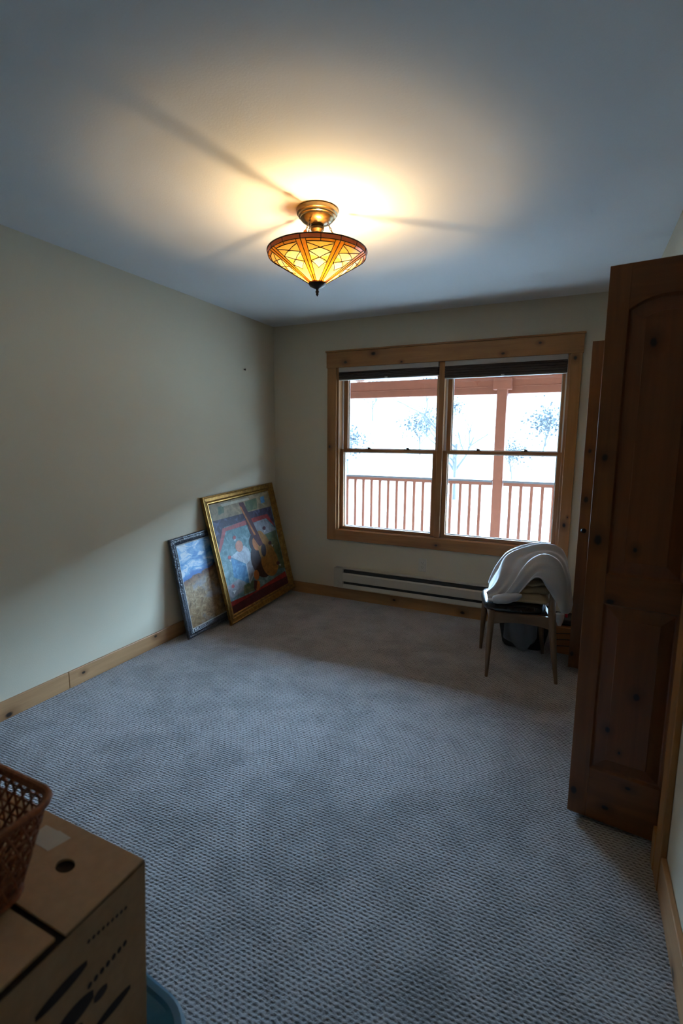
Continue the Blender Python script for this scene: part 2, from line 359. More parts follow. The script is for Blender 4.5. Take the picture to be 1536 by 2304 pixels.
for (xa, xb, g0, g1, u0, u1) in ((.672, 1.563, .703, 1.522, .722, 1.529), (1.609, 2.506, 1.645, 2.473, 1.657, 2.474)):
    lo = sash('lower_sash', xa, xb, .650, 1.377, .040, .072, g0, g1, .677, 1.353)
    sash('upper_sash', xa+.012, xb-.012, 1.345, WZ1-.020, .086, .120, u0, u1, 1.378, 2.03)
    W_ = g1-g0
    for fx in (.29, .725):
        cx = g0+W_*fx; k = MB()
        k.box(cx-.028, cx+.028, .048, .068, 1.377, 1.382); k.lathe([(.001, .015), (.012, .014), (.014, .004), (.014, 0)], (cx+.004, .058, 1.380), 16)
        k.box(cx-.026, cx+.006, .050, .058, 1.392, 1.397)
        k.build('sash_lock', M_bronze, lo, bevel=.001)
# raised woven shades
def fabric_mat():
    t = NT('woven_shade'); v = t.mapping((1, 1, 1)); sp = t.n('ShaderNodeSeparateXYZ'); t.l(v, sp.inputs[0])
    a = t.math('SINE', t.math('MULTIPLY', sp.outputs['X'], 900)); b = t.math('SINE', t.math('MULTIPLY', sp.outputs['Z'], 1400))
    h = t.math('ADD', t.math('MULTIPLY', t.math('MULTIPLY', a, b), .5), .5)
    t.set(Base_Color=t.mix(h, (.018, .012, .010), (.085, .06, .048)), Roughness=.8); t.bump(h, .6, .002); return t.mat
M_weave = fabric_mat(); M_val = plain('grey_headrail', (.38, .36, .33), .55, var=.03)
for (xa, xb, z0, lab) in ((.676, 1.560, 1.982, 'dark brown woven shade rolled up in the left half of the window'), (1.612, 2.503, 1.955, 'dark brown woven shade rolled up in the right half of the window')):
    r = empty('window_shade', ((xa+xb)/2, -.0, 2.064), label=lab, cat='window shade')
    P = Matrix.Translation(r.location).inverted()
    def pb(o): o.parent = r; o.matrix_parent_inverse = P; return o
    pb(box('headrail', M_val, (xa, -.014, 2.044), (xb, .036, 2.0855), bevel=.003))
    m = MB(); n = 5
    for i in range(n):
        zt = 2.046-(2.046-z0)*i/n; zb = zt-(2.046-z0)/n
        m.box(xa, xb, -.016+.002*(i % 2), .030, zb+.001, zt-.001)
    pb(m.build('folded_fabric', M_weave, bevel=.004))
    pb(box('bottom_rail', M_val, (xa+.002, -.010, z0-.007), (xb-.002, .026, z0), bevel=.002))
    m = MB(); cx = (xa+xb)/2; m.box(cx-.012, cx+.012, -.022, -.012, z0-.003, z0+.007); pb(m.build('pull_tab', M_outlet, bevel=.002))

# ------------------------------------------------------------ heater, outlet, screw
he = empty('baseboard_heater', (1.75, -.035, .118), label='long almond electric baseboard heater on the wall under the window', cat='heater')
HP = Matrix.Translation(he.location).inverted()
def hp(o): o.parent = he; o.matrix_parent_inverse = HP; return o
hx0, hx1 = .663, 2.86
m = MB(); m.box(hx0, hx1, -.012, -.001, .122, .300)
prof = [(-.001, .300), (-.050, .300), (-.060, .292)]
m.box(hx0, hx1, -.050, -.010, .294, .300)
hp(m.build('back_plate', M_heat, bevel=.001))
m = MB(); m.box(hx0+.09, hx1-.09, -.064, -.060, .182, .250)
m.add([(hx0+.09, -.064, .250), (hx1-.09, -.064, .250), (hx1-.09, -.056, .262), (hx0+.09, -.056, .262)], [(0, 1, 2, 3)])
hp(m.build('front_cover', M_heat, bevel=.001))
m = MB(); m.add([(hx0+.09, -.066, .128), (hx1-.09, -.066, .128), (hx1-.09, -.056, .158), (hx0+.09, -.056, .158)], [(0, 1, 2, 3)]); m.box(hx0, hx1, -.066, -.001, .119, .128)
hp(m.build('bottom_lip', M_heat))
hp(box('heating_element', M_hdark, (hx0+.09, -.045, .135), (hx1-.09, -.014, .286)))
for a, b in ((hx0, hx0+.09), (hx1-.09, hx1)):
    hp(box('end_cap', M_heat, (a, -.067, .122), (b, -.010, .300), bevel=.004))
m = MB(); m.lathe([(.001, .004), (.016, .004), (.018, 0)], (0, 0, 0), 24)
m.v = [(hx0+.04+x, -.067-z, .165+y) for x, y, z in m.v]; hp(m.build('knock_out', M_heat, smooth=True))
ou = empty('wall_outlet', (1.478, 0, .405), label='ivory duplex outlet on the wall between window and heater', cat='outlet')
OP = Matrix.Translation(ou.location).inverted()
def op(o): o.parent = ou; o.matrix_parent_inverse = OP; return o
op(box('cover_plate', M_outlet, (1.443, -.006, .348), (1.513, 0, .462), bevel=.003))
for zc in (.385, .425):
    m = MB(); pr_ = rrect(.017, .014, .009); m.grid([[(1.478+a, -.0062, zc+b) for a, b in pr_], [(1.478+a, -.0095, zc+b) for a, b in pr_]], closed=True); n = len(pr_); m.f.append(tuple(range(n, 2*n))); m.m.append(0)
    r_ = op(m.build('receptacle', M_outlet))
    m = MB(); m.box(1.470, 1.472, -.0100, -.0096, zc-.002, zc+.008); m.box(1.484, 1.486, -.0100, -.0096, zc-.002, zc+.007); m.box(1.476, 1.480, -.0100, -.0096, zc-.010, zc-.006); m.build('slots', M_hdark, r_); r_.children[0].matrix_parent_inverse = Matrix.Identity(4)
m = MB(); m.lathe([(.001, .014), (.008, .014), (.008, .010), (.0035, .009), (.0035, -.004)], (0, 0, 0), 14); m.v = [(z, -.465+x, 2.044+y) for x, y, z in m.v]
m.build('wall_screw', M_bronze, smooth=True, label='small dark screw high on the left wall near the corner', cat='screw')

# ------------------------------------------------------------ bifold closet doors
def leaf_parts(parent, wdt, flip=False, knob=False):
    """leaf: local x = width from free edge, y = thickness (0 = front face .. .034), z = height"""
    T = .034; st = .066; z0, zb, zl0, zl1, zs, zp, zt = .015, .222, .875, .985, 1.896, 1.935, 2.045
    f = MB()
    f.box(0, st, 0, T, z0, zt, 0); f.box(wdt-st, wdt, 0, T, z0, zt, 0)
    f.box(st, wdt-st, 0, T, z0, zb, 1); f.box(st, wdt-st, 0, T, zl0, zl1, 1)
    cx = wdt/2; hw = wdt/2-st; na = 16
    arch = []
    R = (hw*hw+(zp-zs)**2)/(2*(zp-zs)); 
    for i in range(na+1):
        x = -hw+2*hw*i/na; arch.append((cx+x, zp-R+math.sqrt(R*R-x*x)))
    vs = []
    for (x, z) in arch: vs += [(x, 0, z), (x, 0, zt), (x, T, z), (x, T, zt)]
    fs = []
    for i in range(na):
        a = i*4; b = a+4; fs += [(a, b, b+1, a+1), (a+2, a+3, b+3, b+2), (a, a+2, b+2, b), (a+1, b+1, b+3, a+3)]
    f.add(vs, fs, 1)
    # frame; moulding lips round both openings on both faces
    frame = f.build('stile_and_rail_frame', [D_z, D_x], parent, bevel=.0015)
    def inset(loop, d):
        n = len(loop); out = []
        for i in range(n):
            p0, p1, p2 = Vector(loop[i-1]), Vector(loop[i]), Vector(loop[(i+1) % n])
            e1 = (p1-p0).normalized(); e2 = (p2-p1).normalized(); n1 = Vector((-e1.y, e1.x)); n2 = Vector((-e2.y, e2.x))
            nn = (n1+n2); nn = nn/max(nn.dot(nn), 1e-6)*2; out.append((p1.x+nn.x*d, p1.y+nn.y*d))
        return out
    lo = [(st, zb), (wdt-st, zb), (wdt-st, zl0), (st, zl0)]
    up = [(st, zl1), (wdt-st, zl1)] + [(x, z) for x, z in reversed(arch)]
    for loop in (up, lo):
        p = MB()
        for side in (0, 1):
            def Y(d): return d if side == 0 else T-d
            steps = [(0, .001), (.006, .010), (.010, .011), (.012, .011), (.050, .004), (.052, .0025)]
            rings = [[(a, Y(dd), b) for a, b in inset(loop, di)] for di, dd in steps]
            p.grid(rings, closed=True); b0 = len(p.v)-len(loop); p.f.append(tuple(range(b0, b0+len(loop)))); p.m.append(0)
        p.build('raised_panel', D_p, frame)
    if knob:
        k = MB(); prof = [(.001, -.030), (.010, -.029), (.0155, -.023), (.016, -.018), (.011, -.011), (.006, -.008), (.007, -.002), (.013, 0)]
        k.lathe(prof, (0, 0, 0), 24); k.v = [(.030+x, z, .915+y) for x, y, z in k.v]
        k.build('round_knob', M_black, frame, smooth=True, label='small round black knob')
    return frame
def leaf(parent, P0, ang, wdt, knob=False):
    e = empty('door_leaf', (P0[0], P0[1], 0), ang); e.parent = parent
    leaf_parts(e, wdt, knob=knob); return e
d1 = empty('door_1'); d1['kind'] = ST
a1 = math.atan2(-.0411, .2854)
# hinge pair: front leaf from free edge to jamb, second leaf folded behind it
leaf(d1, (2.6704, -2.0397), a1, .362); leaf(d1, (2.6785, -1.999), .02, .362)
d2 = empty('door_2'); d2['kind'] = ST
leaf(d2, (2.648, -.660), -.02, .362, knob=True); leaf(d2, (2.655, -.621), .05, .350)

# ------------------------------------------------------------ porch outside
rf = empty('porch_railing', (1, 2.5, 0), label='terracotta porch railing with grey cap and square balusters outside the window', cat='railing')
RP = Matrix.Translation(rf.location).inverted()
def rp(o): o.parent = rf; o.matrix_parent_inverse = RP; return o
posts = [1.722, -2.4, 5.0]
for a, b in ((-2.33, 1.652), (1.792, 4.93), (-6, -2.47)):
    rp(box('cap_board', M_grey, (a, 2.40, .945), (b, 2.54, .973), bevel=.003)); rp(box('top_rail', M_red, (a, 2.45, .902), (b, 2.50, .945), bevel=.003))
    rp(box('bottom_rail', M_red, (a, 2.45, .06), (b, 2.50, .10), bevel=.003))
k0 = -.367
bl = None
for i in range(-30, 42):
    x = k0+.1248*i
    if any(abs(x-p) < .10 for p in posts): continue
    if bl is None: bl = rp(box('baluster', M_red, (-.018, 2.457, .10), (.018, 2.493, .902), bevel=.002)); bl.location.x = x; 
    else:
        c = bl.copy(); COL.objects.link(c); c.location.x = x
for p, lab in zip(posts, ('terracotta square porch post with a block capital outside the right half of the window', 'terracotta porch post beyond the left end of the window view', 'terracotta porch post beyond the right end of the window view')):
    r = empty('porch_post', (p, 2.5, 0), label=lab, cat='post')
    m = MB(); m.box(-.060, .060, -.07, .07, -.06, 2.09); m.build('shaft', M_red, r, bevel=.004)
    m = MB(); m.box(-.108, .108, -.085, .085, 2.088, 2.228); m.build('capital_block', M_red, r, bevel=.004)
m = MB(); m.box(-6, 6, 2.50, 2.58, 2.132, 2.26); m.box(-6, 6, 2.54, 2.60, 2.045, 2.132); m.box(-6, 6, 2.495, 2.503, 2.126, 2.134)
m.build('porch_beam', M_red, bevel=.003, label='stepped terracotta beam carrying the porch roof edge', cat='beam')
ro = empty('porch_roof', (0, 2.6, 2.3), label='pale sloping porch roof with rafters above the window', cat='roof')
ROP = Matrix.Translation(ro.location).inverted()
sl = .30
m = MB(); zA = 2.32; zB = zA+sl*(2.85-.15)
m.add([(-9, 2.85, zA), (12, 2.85, zA), (12, .15, zB), (-9, .15, zB), (-9, 2.85, zA+.04), (12, 2.85, zA+.04), (12, .15, zB+.04), (-9, .15, zB+.04)], [(0, 1, 2, 3), (7, 6, 5, 4), (0, 4, 5, 1), (1, 5, 6, 2), (2, 6, 7, 3), (3, 7, 4, 0)])
o = m.build('roof_deck', M_peach); o.parent = ro; o.matrix_parent_inverse = ROP
for i in range(-4, 5):
    x = .87+1.2*i; m = MB(); d = .085
    m.add([(x, 2.84, zA-d), (x+.04, 2.84, zA-d), (x+.04, .15, zB-d), (x, .15, zB-d), (x, 2.84, zA), (x+.04, 2.84, zA), (x+.04, .15, zB), (x, .15, zB)], [(0, 1, 2, 3), (7, 6, 5, 4), (0, 4, 5, 1), (1, 5, 6, 2), (2, 6, 7, 3), (3, 7, 4, 0)])
    o = m.build('rafter', M_rafter); o.parent = ro; o.matrix_parent_inverse = ROP
m = MB()
for i in range(-64, 85): m.box(i*.14, i*.14+.135, .15, 2.62, -.09, -.06)
m.build('porch_deck', M_deck, kind=ST)
# land: field then hillside
def hz(x, y):
    base = -1.0
    d = max(0, y-16); h = base+ d*.40*min(1, d/14)
    if y > 62: h = base+46*.40 + (y-62)*.05
    return h + noise.noise(Vector((x*.08, y*.08, 0)))*(.1+d*.05)
m = MB()
for a in ((-9, -.13, -1.3, 3.2), (XR+.86, 12, -1.3, 3.2), (-.13, XR+.86, H+.13, 3.2), (-.13, XR+.86, -1.3, -.11)): m.box(a[0], a[1], .02, .15, a[2], a[3])
m.build('wall_exterior', plain('brown_siding', (.10, .06, .04), .8), kind=ST)
m = MB(); rows = []
ys = [.16, 3, 6, 10, 14, 17, 20, 23, 26, 30, 34, 38, 42, 46, 50, 54, 58, 62, 70, 90]
for y in ys: rows.append([(x, y, hz(x, y)-(.2 if y < 1 else 0)) for x in [i*5-120 for i in range(49)]])
m.grid(rows)
def hill_mat():
    t = NT('dry_hillside'); v = t.mapping((1, 1, 1)); a = t.noise(v, .35, 6, .7); b = t.noise(v, 2.5, 5, .7)
    c = t.mix(t.ramp(a, [(.42, 0), (.62, 1)]), (.22, .22, .20), t.mix(t.ramp(b, [(.48, 0), (.62, 1)]), (.25, .26, .25), (.05, .055, .06)))
    sp = t.n('ShaderNodeSeparateXYZ'); t.l(v, sp.inputs[0])
    yy = t.math('ADD', t.math('MULTIPLY', sp.outputs['Y'], .1), t.math('MULTIPLY', t.math('SUBTRACT', a, .5), .3))
    c = t.mix(t.ramp(yy, [(.88, 1), (.95, 0)]), c, (.20, .195, .185))     # pale gravel yard next to the porch
    t.set(Base_Color=c, Roughness=1.0); return t.mat
m.build('ground', hill_mat(), smooth=True, kind=ST)
# bare trees on the slope
M_bark = plain('grey_bark', (.075, .075, .078), .9); M_fol = plain('blue_green_foliage', (.045, .052, .06), .95)
def tree_mesh(seed, hgt, twig, leaf):
    rnd = random.Random(seed); m = MB(); lf = MB()
    def br(p, d, L, r, lev):
        q = p+d*L*.5+Vector((rnd.uniform(-.06, .06), rnd.uniform(-.06, .06), 0))*L; e = q+(d+Vector((rnd.uniform(-.25, .25), rnd.uniform(-.25, .25), rnd.uniform(-.1, .2)))).normalized()*L*.5
        m.tube([p, q, e], [r, r*.8, r*.6], n=4 if lev else 6, cap=False)
        if lev >= 4:
            if leaf:
                for _ in range(7):
                    c = e+Vector((rnd.gauss(0, .4), rnd.gauss(0, .4), rnd.gauss(0, .3))); s_ = rnd.uniform(.03, .075)
                    a_ = Vector((rnd.gauss(0, 1), rnd.gauss(0, 1), rnd.gauss(0, 1))).normalized()*s_; b_ = Vector((rnd.gauss(0, 1), rnd.gauss(0, 1), rnd.gauss(0, 1))).normalized()*s_
                    n_ = a_.cross(b_).normalized()*s_*.25
                    lf.add([c-a_, c-b_, c+a_, c+b_, c+n_], [(0, 1, 4), (1, 2, 4), (2, 3, 4), (3, 0, 4), (3, 2, 1, 0)])
            return
        for k in range(twig if lev else twig+2):
            t_ = rnd.uniform(.45, 1.0); s = p.lerp(e, t_); az = rnd.uniform(0, 2*PI); sp_ = rnd.uniform(.5, 1.0)
            nd = (d*.8+Vector((math.cos(az)*sp_, math.sin(az)*sp_, rnd.uniform(.0, .4)))).normalized(); br(s, nd, L*rnd.uniform(.55, .75), r*.55, lev+1)
    br(Vector((0, 0, -.2)), Vector((0, 0, 1)), hgt*.38, hgt*.014, 0)
    return m, lf
protos = []
for i, (hh, tw, lfy) in enumerate(((6.0, 3, False), (5.0, 3, True), (3.2, 3, True))):
    m, lf = tree_mesh(11+i, hh, tw, lfy)
    me = bpy.data.meshes.new('tree_wood'); me.from_pydata(m.v, [], m.f); me.materials.append(M_bark)
    ml = None
    if lfy: ml = bpy.data.meshes.new('tree_leaves'); ml.from_pydata(lf.v, [], lf.f); ml.materials.append(M_fol)
    protos.append((me, ml))
placed = []; rnd = random.Random(5); tl = {0: ('bare_tree', 'bare spreading tree with thin arching branches on the pale hillside', 'bare trees on the hillside'), 1: ('leafy_tree', 'blue grey leafy tree on the pale hillside beyond the porch', 'leafy trees on the hillside'), 2: ('shrub', 'low blue grey shrub on the slope behind the porch railing', 'shrubs on the slope')}
for i in range(400):
    k = (1, 1, 0, 1, 2)[i % 5]; y = rnd.uniform(20, 52) if k else rnd.uniform(16, 30)
    x = 2.6+(y+4)*(-.62+rnd.random()*.75)
    if any((x-a)**2+(y-b)**2 < (3.1 if k < 2 else 2.2)**2*1.9 for a, b in placed): continue
    if len(placed) > 54: break
    placed.append((x, y))
    nm, lab, g = tl[k]; r = empty(nm, (x, y, hz(x, y)), rnd.uniform(0, 6.28), label=lab, cat='tree' if k < 2 else 'shrub', group=g)
    s_ = rnd.uniform(.6, 1.15); r.scale = (s_, s_, s_)
    o = bpy.data.objects.new('branches', protos[k][0]); COL.objects.link(o); o.parent = r
    if protos[k][1]: o = bpy.data.objects.new('foliage', protos[k][1]); COL.objects.link(o); o.parent = r

# ------------------------------------------------------------ ceiling lamp
LC = Vector((1.476, -1.905, 0))
lp = empty('ceiling_lamp', (LC.x, LC.y, H), label='brass semi-flush ceiling lamp with an amber stained glass bowl hung on chains', cat='ceiling lamp')
zc = lambda z: z-H
m = MB(); cp = [(.001, 0), (.096, 0), (.0975, -.006), (.095, -.020), (.088, -.024), (.088, -.030), (.0865, -.033), (.080, -.036), (.079, -.042), (.070, -.052), (.054, -.060), (.040, -.064), (.032, -.068), (.030, -.074), (.033, -.082), (.031, -.092), (.022, -.100), (.017, -.104), (.019, -.110), (.017, -.116), (.018, -.122), (.015, -.130), (.015, -.16)]
cp = [(r_*.97, z_*.92) for r_, z_ in cp]
m.lathe(cp, (0, 0, 0), 64); m.build('canopy', M_brass, lp, smooth=True, sharp=30)
m = MB(); m.lathe([(.011, -.14), (.011, zc(2.31)), (.016, zc(2.306)), (.0165, zc(2.275)), (.001, zc(2.273))], (0, 0, 0), 20); m.build('stem', M_brass, lp, smooth=True)
m = MB(); m.lathe([(.001, zc(2.180)), (.040, zc(2.174)), (.0415, zc(2.168)), (.034, zc(2.158)), (.018, zc(2.150)), (.008, zc(2.146)), (.0055, zc(2.140)), (.0085, zc(2.136)), (.0085, zc(2.131)), (.005, zc(2.128)), (.0075, zc(2.124)), (.0045, zc(2.119)), (.0015, zc(2.114))], (0, 0, 0), 32)
m.build('finial', M_bronze, lp, smooth=True, sharp=50)
RT, RBt, ZT, ZBt = .2265, .038, 2.303, 2.172
NS = 8; sec = 2*PI/NS; phi0 = math.radians(-62+4)
def cone(r): return ZT-.0-(RT-r)/(RT-RBt)*(ZT-ZBt)
def rr(v):   # v 0 rim .. 1 bottom -> radius, z ; small outward lip at the rim
    if v < .07: return RT-.004*(v/.07), ZT-.018*(v/.07)
    q = (v-.07)/.93; return (RT-.004)+(RBt-(RT-.004))*q, (ZT-.018)+(ZBt-(ZT-.018))*q
def stripe(r): return .0085+.075*(r-RBt)
def field(r): return r*sec/2-stripe(r)
NA, NV = 32, 56; rows = []; mats = []
for j in range(NV+1):
    r_, z_ = rr(j/NV); row = []
    for k in range(NS*NA):
        a = phi0+sec*(k/NA-.5); row.append((r_*math.cos(a), r_*math.sin(a), zc(z_)))
    rows.append(row)
m = MB(); m.grid(rows, closed=True)
for j in range(NV):
    v = (j+.5)/NV; r_, z_ = rr(v)
    for k in range(NS*NA):
        u = ((k+.5) % NA)/NA-.5; arc = abs(u)*sec*r_
        if v < .07: mi = 3
        elif arc > field(r_): mi = 4 if v > .86 else 0
        elif v < .135: mi = 0
        else:
            fu = arc/max(field(r_), 1e-4)
            d1_ = abs(fu)*.115; mi = 1
            if .27+d1_*.6 < v < .48-d1_*.6 or .48+d1_ < v < .70-d1_: mi = 2
            if (abs(v-.265) < .012 or abs(v-.475) < .012) and arc < .007: mi = 4
        mats.append(mi)
m.m = mats
m.build('glass_bowl', AM, lp, smooth=True)
# lead cames
m = MB()
def pt(u, v, off=.0008):
    r_, z_ = rr(v); a = u/ r_ ; return lambda s: None
def cp_(sidx, arc, v, off=.0006):
    r_, z_ = rr(v); a = phi0+sec*sidx+arc/r_; return ((r_+off)*math.cos(a), (r_+off)*math.sin(a), zc(z_)-off)
def line(sidx, fa, v0, fb, v1, rad=.0017, n=5, absarc=False):
    pts = []
    for i in range(n+1):
        t_ = i/n; v = v0+(v1-v0)*t_; f_ = fa+(fb-fa)*t_; r_ = rr(v)[0]; arc = f_*field(r_); pts.append(cp_(sidx, arc, v))
    m.tube(pts, rad, n=6)
for s_ in range(NS):
    for sg in (-1, 1):
        line(s_, sg, .07, sg, 1.0, n=10)
        line(s_, sg, .16, 0, .265); line(s_, 0, .265, sg, .335); line(s_, sg, .335, 0, .475); line(s_, 0, .475, sg, .545); line(s_, sg, .545, 0, .70)
    pts = [cp_(s_, .5*sec*rr(v)[0], v) for v in (0, .035, .07, .3, .6, .86, 1.0)]; m.tube(pts, .0019, n=6)
    m.tube([cp_(s_, 0, v) for v in (0, .035, .07, .135)], 0.0016, n=6)
    for va, fw in ((.135, 1), (.07, None), (.86, None)):
        pts = []
        r_ = rr(va)[0]; lim = field(r_) if fw else .5*sec*r_
        for i in range(9):
            ar = -lim+2*lim*i/8
            if va == .86 and abs(ar) < field(r_): continue
            pts.append(cp_(s_, ar, va))
        if va == .86:
            for sg in (-1, 1): m.tube([cp_(s_, sg*field(r_), va), cp_(s_, sg*.5*sec*r_, va)], .001, n=6)
        else: m.tube(pts, .0018, n=6)
    for vv in (.265, .475):
        c_ = cp_(s_, 0, vv, .001); 
rim = [(RT*math.cos(2*PI*k/96), RT*math.sin(2*PI*k/96), zc(ZT)) for k in range(96)]; m.tube(rim, .0028, n=8, closed=True)
m.build('lead_cames', M_lead, lp, smooth=True)
# chains with beads
def link(m, c, d, side, L=.0130, W_=.0075, r=.0015):
    pts = []
    for i in range(14):
        a = 2*PI*i/14; pts.append(c+d*(math.cos(a)*L/2)+side*(math.sin(a)*W_/2))
    m.tube(pts, r, n=6, closed=True)
for ang in (-99, 39, 159):
    a = math.radians(ang); A_ = Vector((math.cos(a)*.050, math.sin(a)*.050, -.052)); B_ = Vector((math.cos(a)*.135, math.sin(a)*.135, zc(2.345)+.0))
    B_ = Vector((math.cos(a)*.120, math.sin(a)*.120, zc(2.305))); d = (B_-A_); L = d.length; d.normalize(); s1 = Vector((-math.sin(a), math.cos(a), 0)); s2 = d.cross(s1)
    m = MB(); n = int(L/.0098); b = MB()
    for i in range(n):
        c = A_+d*(L*(i+.5)/n)
        if n//2-1 <= i <= n//2:
            if i == n//2: 
                vs = [(r_, z_) for r_, z_ in ((.001, -.011), (.006, -.007), (.0085, 0), (.006, .007), (.001, .011))]
                bb = MB(); bb.lathe(vs, (0, 0, 0), 12); q = d.to_track_quat('Z', 'Y'); b.add([q @ Vector(p)+c for p in bb.v], bb.f)
            continue
        link(m, c, d, s1 if i % 2 else s2)
    ch = m.build('chain', M_chain, lp, smooth=True); b.build('amber_bead', AM[5], ch, smooth=True)
# spider arms that carry the bowl, sockets and bulbs
m = MB()
for ang in (-99, 39, 159):
    a = math.radians(ang); m.tube([(math.cos(a)*.015, math.sin(a)*.015, zc(2.300)), (math.cos(a)*.12, math.sin(a)*.12, zc(2.303)), (math.cos(a)*.222, math.sin(a)*.222, zc(2.301))], .003, n=8)
m.lathe([(.011, zc(2.310)), (.020, zc(2.307)), (.020, zc(2.294)), (.011, zc(2.290))], (0, 0, 0), 24)
m.build('support_arms', M_brass, lp, smooth=True)
def bulb_mat():
    t = NT('warm_bulb'); t.t.nodes.remove(t.p); e = t.n('ShaderNodeEmission'); e.inputs['Color'].default_value = (1, .70, .35, 1); e.inputs['Strength'].default_value = BULB; t.l(e.outputs[0], t.out.inputs[0]); return t.mat
M_bulb = bulb_mat()
bx, by = .010, .006
m = MB(); m.lathe([(.001, .013), (.008, .011), (.013, .003), (.0135, -.003), (.010, -.010), (.001, -.014)], (bx, by, zc(2.252)), 20); m.build('bulb', M_bulb, lp, smooth=True)
m = MB(); m.lathe([(.004, zc(2.274)), (.004, zc(2.264))], (bx*.6, by*.6, 0), 12); m.build('bulb_neck', M_bronze, lp, smooth=True)
m = MB(); m.lathe([(.0035, zc(2.18)), (.0035, zc(2.165))], (0, 0, 0), 12); m.build('finial_rod', M_bronze, lp, smooth=True)

# ------------------------------------------------------------ framed pictures
def pose(x, y, a, b, l):
    e1 = Vector((math.sin(a)*math.cos(b), math.cos(a)*math.cos(b), math.sin(b)))
    n0 = e1.cross(Vector((0, 0, 1))).normalized(); u0 = n0.cross(e1)
    if u0.z < 0: u0 = -u0
    e2 = u0*math.cos(l)-n0*math.sin(l); n = n0*math.cos(l)+u0*math.sin(l)
    M = Matrix(((e1.x, e2.x, n.x, x), (e1.y, e2.y, n.y, y), (e1.z, e2.z, n.z, 0), (0, 0, 0, 1)))
    return M
def frame_obj(name, mat, parent, W, Hh, prof):
    """prof: list of (inset, depth) ; local xy plane of the picture, +z to the viewer, 0 = outermost front"""
    m = MB(); rows = []
    for i, d in prof: rows.append([(i, i, d), (W-i, i, d), (W-i, Hh-i, d), (i, Hh-i, d)])
    m.grid(rows, closed=True); return m.build(name, mat, parent)
# gold
gp = empty('framed_painting', label='large gold framed still life painting of a guitar leaning in the corner', cat='painting')
gp.matrix_world = Matrix.Translation((0, 0, .007)) @ pose(.252, -1.0285, .0023, .0488, .2134)
GW, GH = .969, 1.031
frame_obj('gilt_frame', M_gilt, gp, GW, GH, [(.004, -.029), (0, -.026), (0, -.006), (.004, -.001), (.010, 0), (.015, -.004), (.022, -.006), (.040, -.010), (.050, -.018), (.054, -.014), (.060, -.014), (.064, -.018), (.070, -.022)])
m = MB(); m.box(.004, GW-.004, .004, GH-.004, -.0285, -.0255); m.build('backing_board', M_card, gp)
# homography from the photographed picture corners to the canvas
def homog(src):
    import numpy as np
    dst = [(0, 1), (1, 1), (1, 0), (0, 0)]; A = []
    for (x, y), (u, v) in zip(src, dst):
        A.append([x, y, 1, 0, 0, 0, -u*x, -u*y, -u]); A.append([0, 0, 0, x, y, 1, -v*x, -v*y, -v])
    h = np.linalg.svd(np.array(A, float))[2][-1]
    return lambda x, y: ((h[0]*x+h[1]*y+h[2])/(h[6]*x+h[7]*y+h[8]), (h[3]*x+h[4]*y+h[5])/(h[6]*x+h[7]*y+h[8]))
Hm = homog([(472, 262), (1112, 150), (1326, 1110), (748, 1400)])
def oil(name, col, var=.35, scale=14, col2=None):
    t = NT(name); v = t.mapping((1, 1, 1)); n = t.noise(v, scale, 5, .65, 1.0); n2 = t.noise(v, scale*5, 3, .6, .5)
    c2 = col2 or [min(1, x*(1+var)+.01) for x in col]
    col = [x*.68 for x in col]; c2 = [x*.68 for x in c2]; c = t.ramp(n, [(.35, [x*(1-var) for x in col]), (.5, col), (.68, c2)])
    t.set(Base_Color=c, Roughness=.5); t.p.inputs['Specular IOR Level'].default_value = .22; t.bump(n2, .35, .001); return t.mat
OILS = {}
def oi(key, *a, **k):
    if key not in OILS: OILS[key] = (len(OILS), oil('oil_'+key, *a, **k))
    return OILS[key][0]
oi('teal', (.13, .24, .26), .4, col2=(.30, .42, .44)); oi('wall', (.30, .22, .12), .35); oi('purple', (.035, .02, .045), .4, col2=(.12, .11, .2)); oi('pink', (.40, .09, .09), .3)
oi('red', (.30, .025, .02), .35); oi('maroon', (.075, .012, .016), .3); oi('cream', (.50, .45, .32), .15); oi('blue', (.07, .21, .38), .3, col2=(.16, .36, .5)); oi('pale', (.42, .46, .50), .25)
oi('orange', (.45, .14, .03), .3); oi('guitar', (.33, .15, .03), .3); oi('dark', (.035, .015, .015), .3); oi('green', (.10, .14, .07), .3, col2=(.2, .2, .1)); oi('white', (.62, .60, .58), .15); oi('grey', (.26, .26, .28), .35); oi('peach', (.55, .24, .16), .2)
CX0, CX1, CY0, CY1 = .066, GW-.066, .066, GH-.066
art = MB(); lay = [0]
def poly(key, pts, uv=False):
    lay[0] += 1; z = -.0245+lay[0]*.00008
    q = [(p if uv else Hm(*p)) for p in pts]
    q = [(min(1, max(0, u)), min(1, max(0, v))) for u, v in q]
    art.add([(CX0+(CX1-CX0)*u, CY0+(CY1-CY0)*v, z) for u, v in q], [tuple(range(len(q)))], OILS[key][0])
def ell(cx, cy, rx, ry, rot=0, n=20, a0=0, a1=2*PI):
    return [(cx+rx*math.cos(a)*math.cos(rot)-ry*math.sin(a)*math.sin(rot), cy+rx*math.cos(a)*math.sin(rot)+ry*math.sin(a)*math.cos(rot)) for a in [a0+(a1-a0)*i/n for i in range(n)]]
poly('teal', [(0, 0), (1, 0), (1, 1), (0, 1)], True)
poly('wall', [(472, 262), (1112, 150), (1145, 318), (530, 440)]); poly('green', [(575, 290), (640, 280), (650, 350), (590, 375)]); poly('green', [(870, 250), (990, 220), (1000, 330), (880, 355)])
poly('blue', [(1030, 215), (1070, 205), (1080, 270), (1040, 280)]); poly('cream', [(608, 262), (905, 210), (915, 232), (625, 290)])
poly('wall', [(650, 300), (800, 265), (830, 370), (665, 400)])
poly('purple', [(525, 435), (1140, 315), (1190, 540), (1080, 405), (650, 500), (600, 720), (570, 640)])
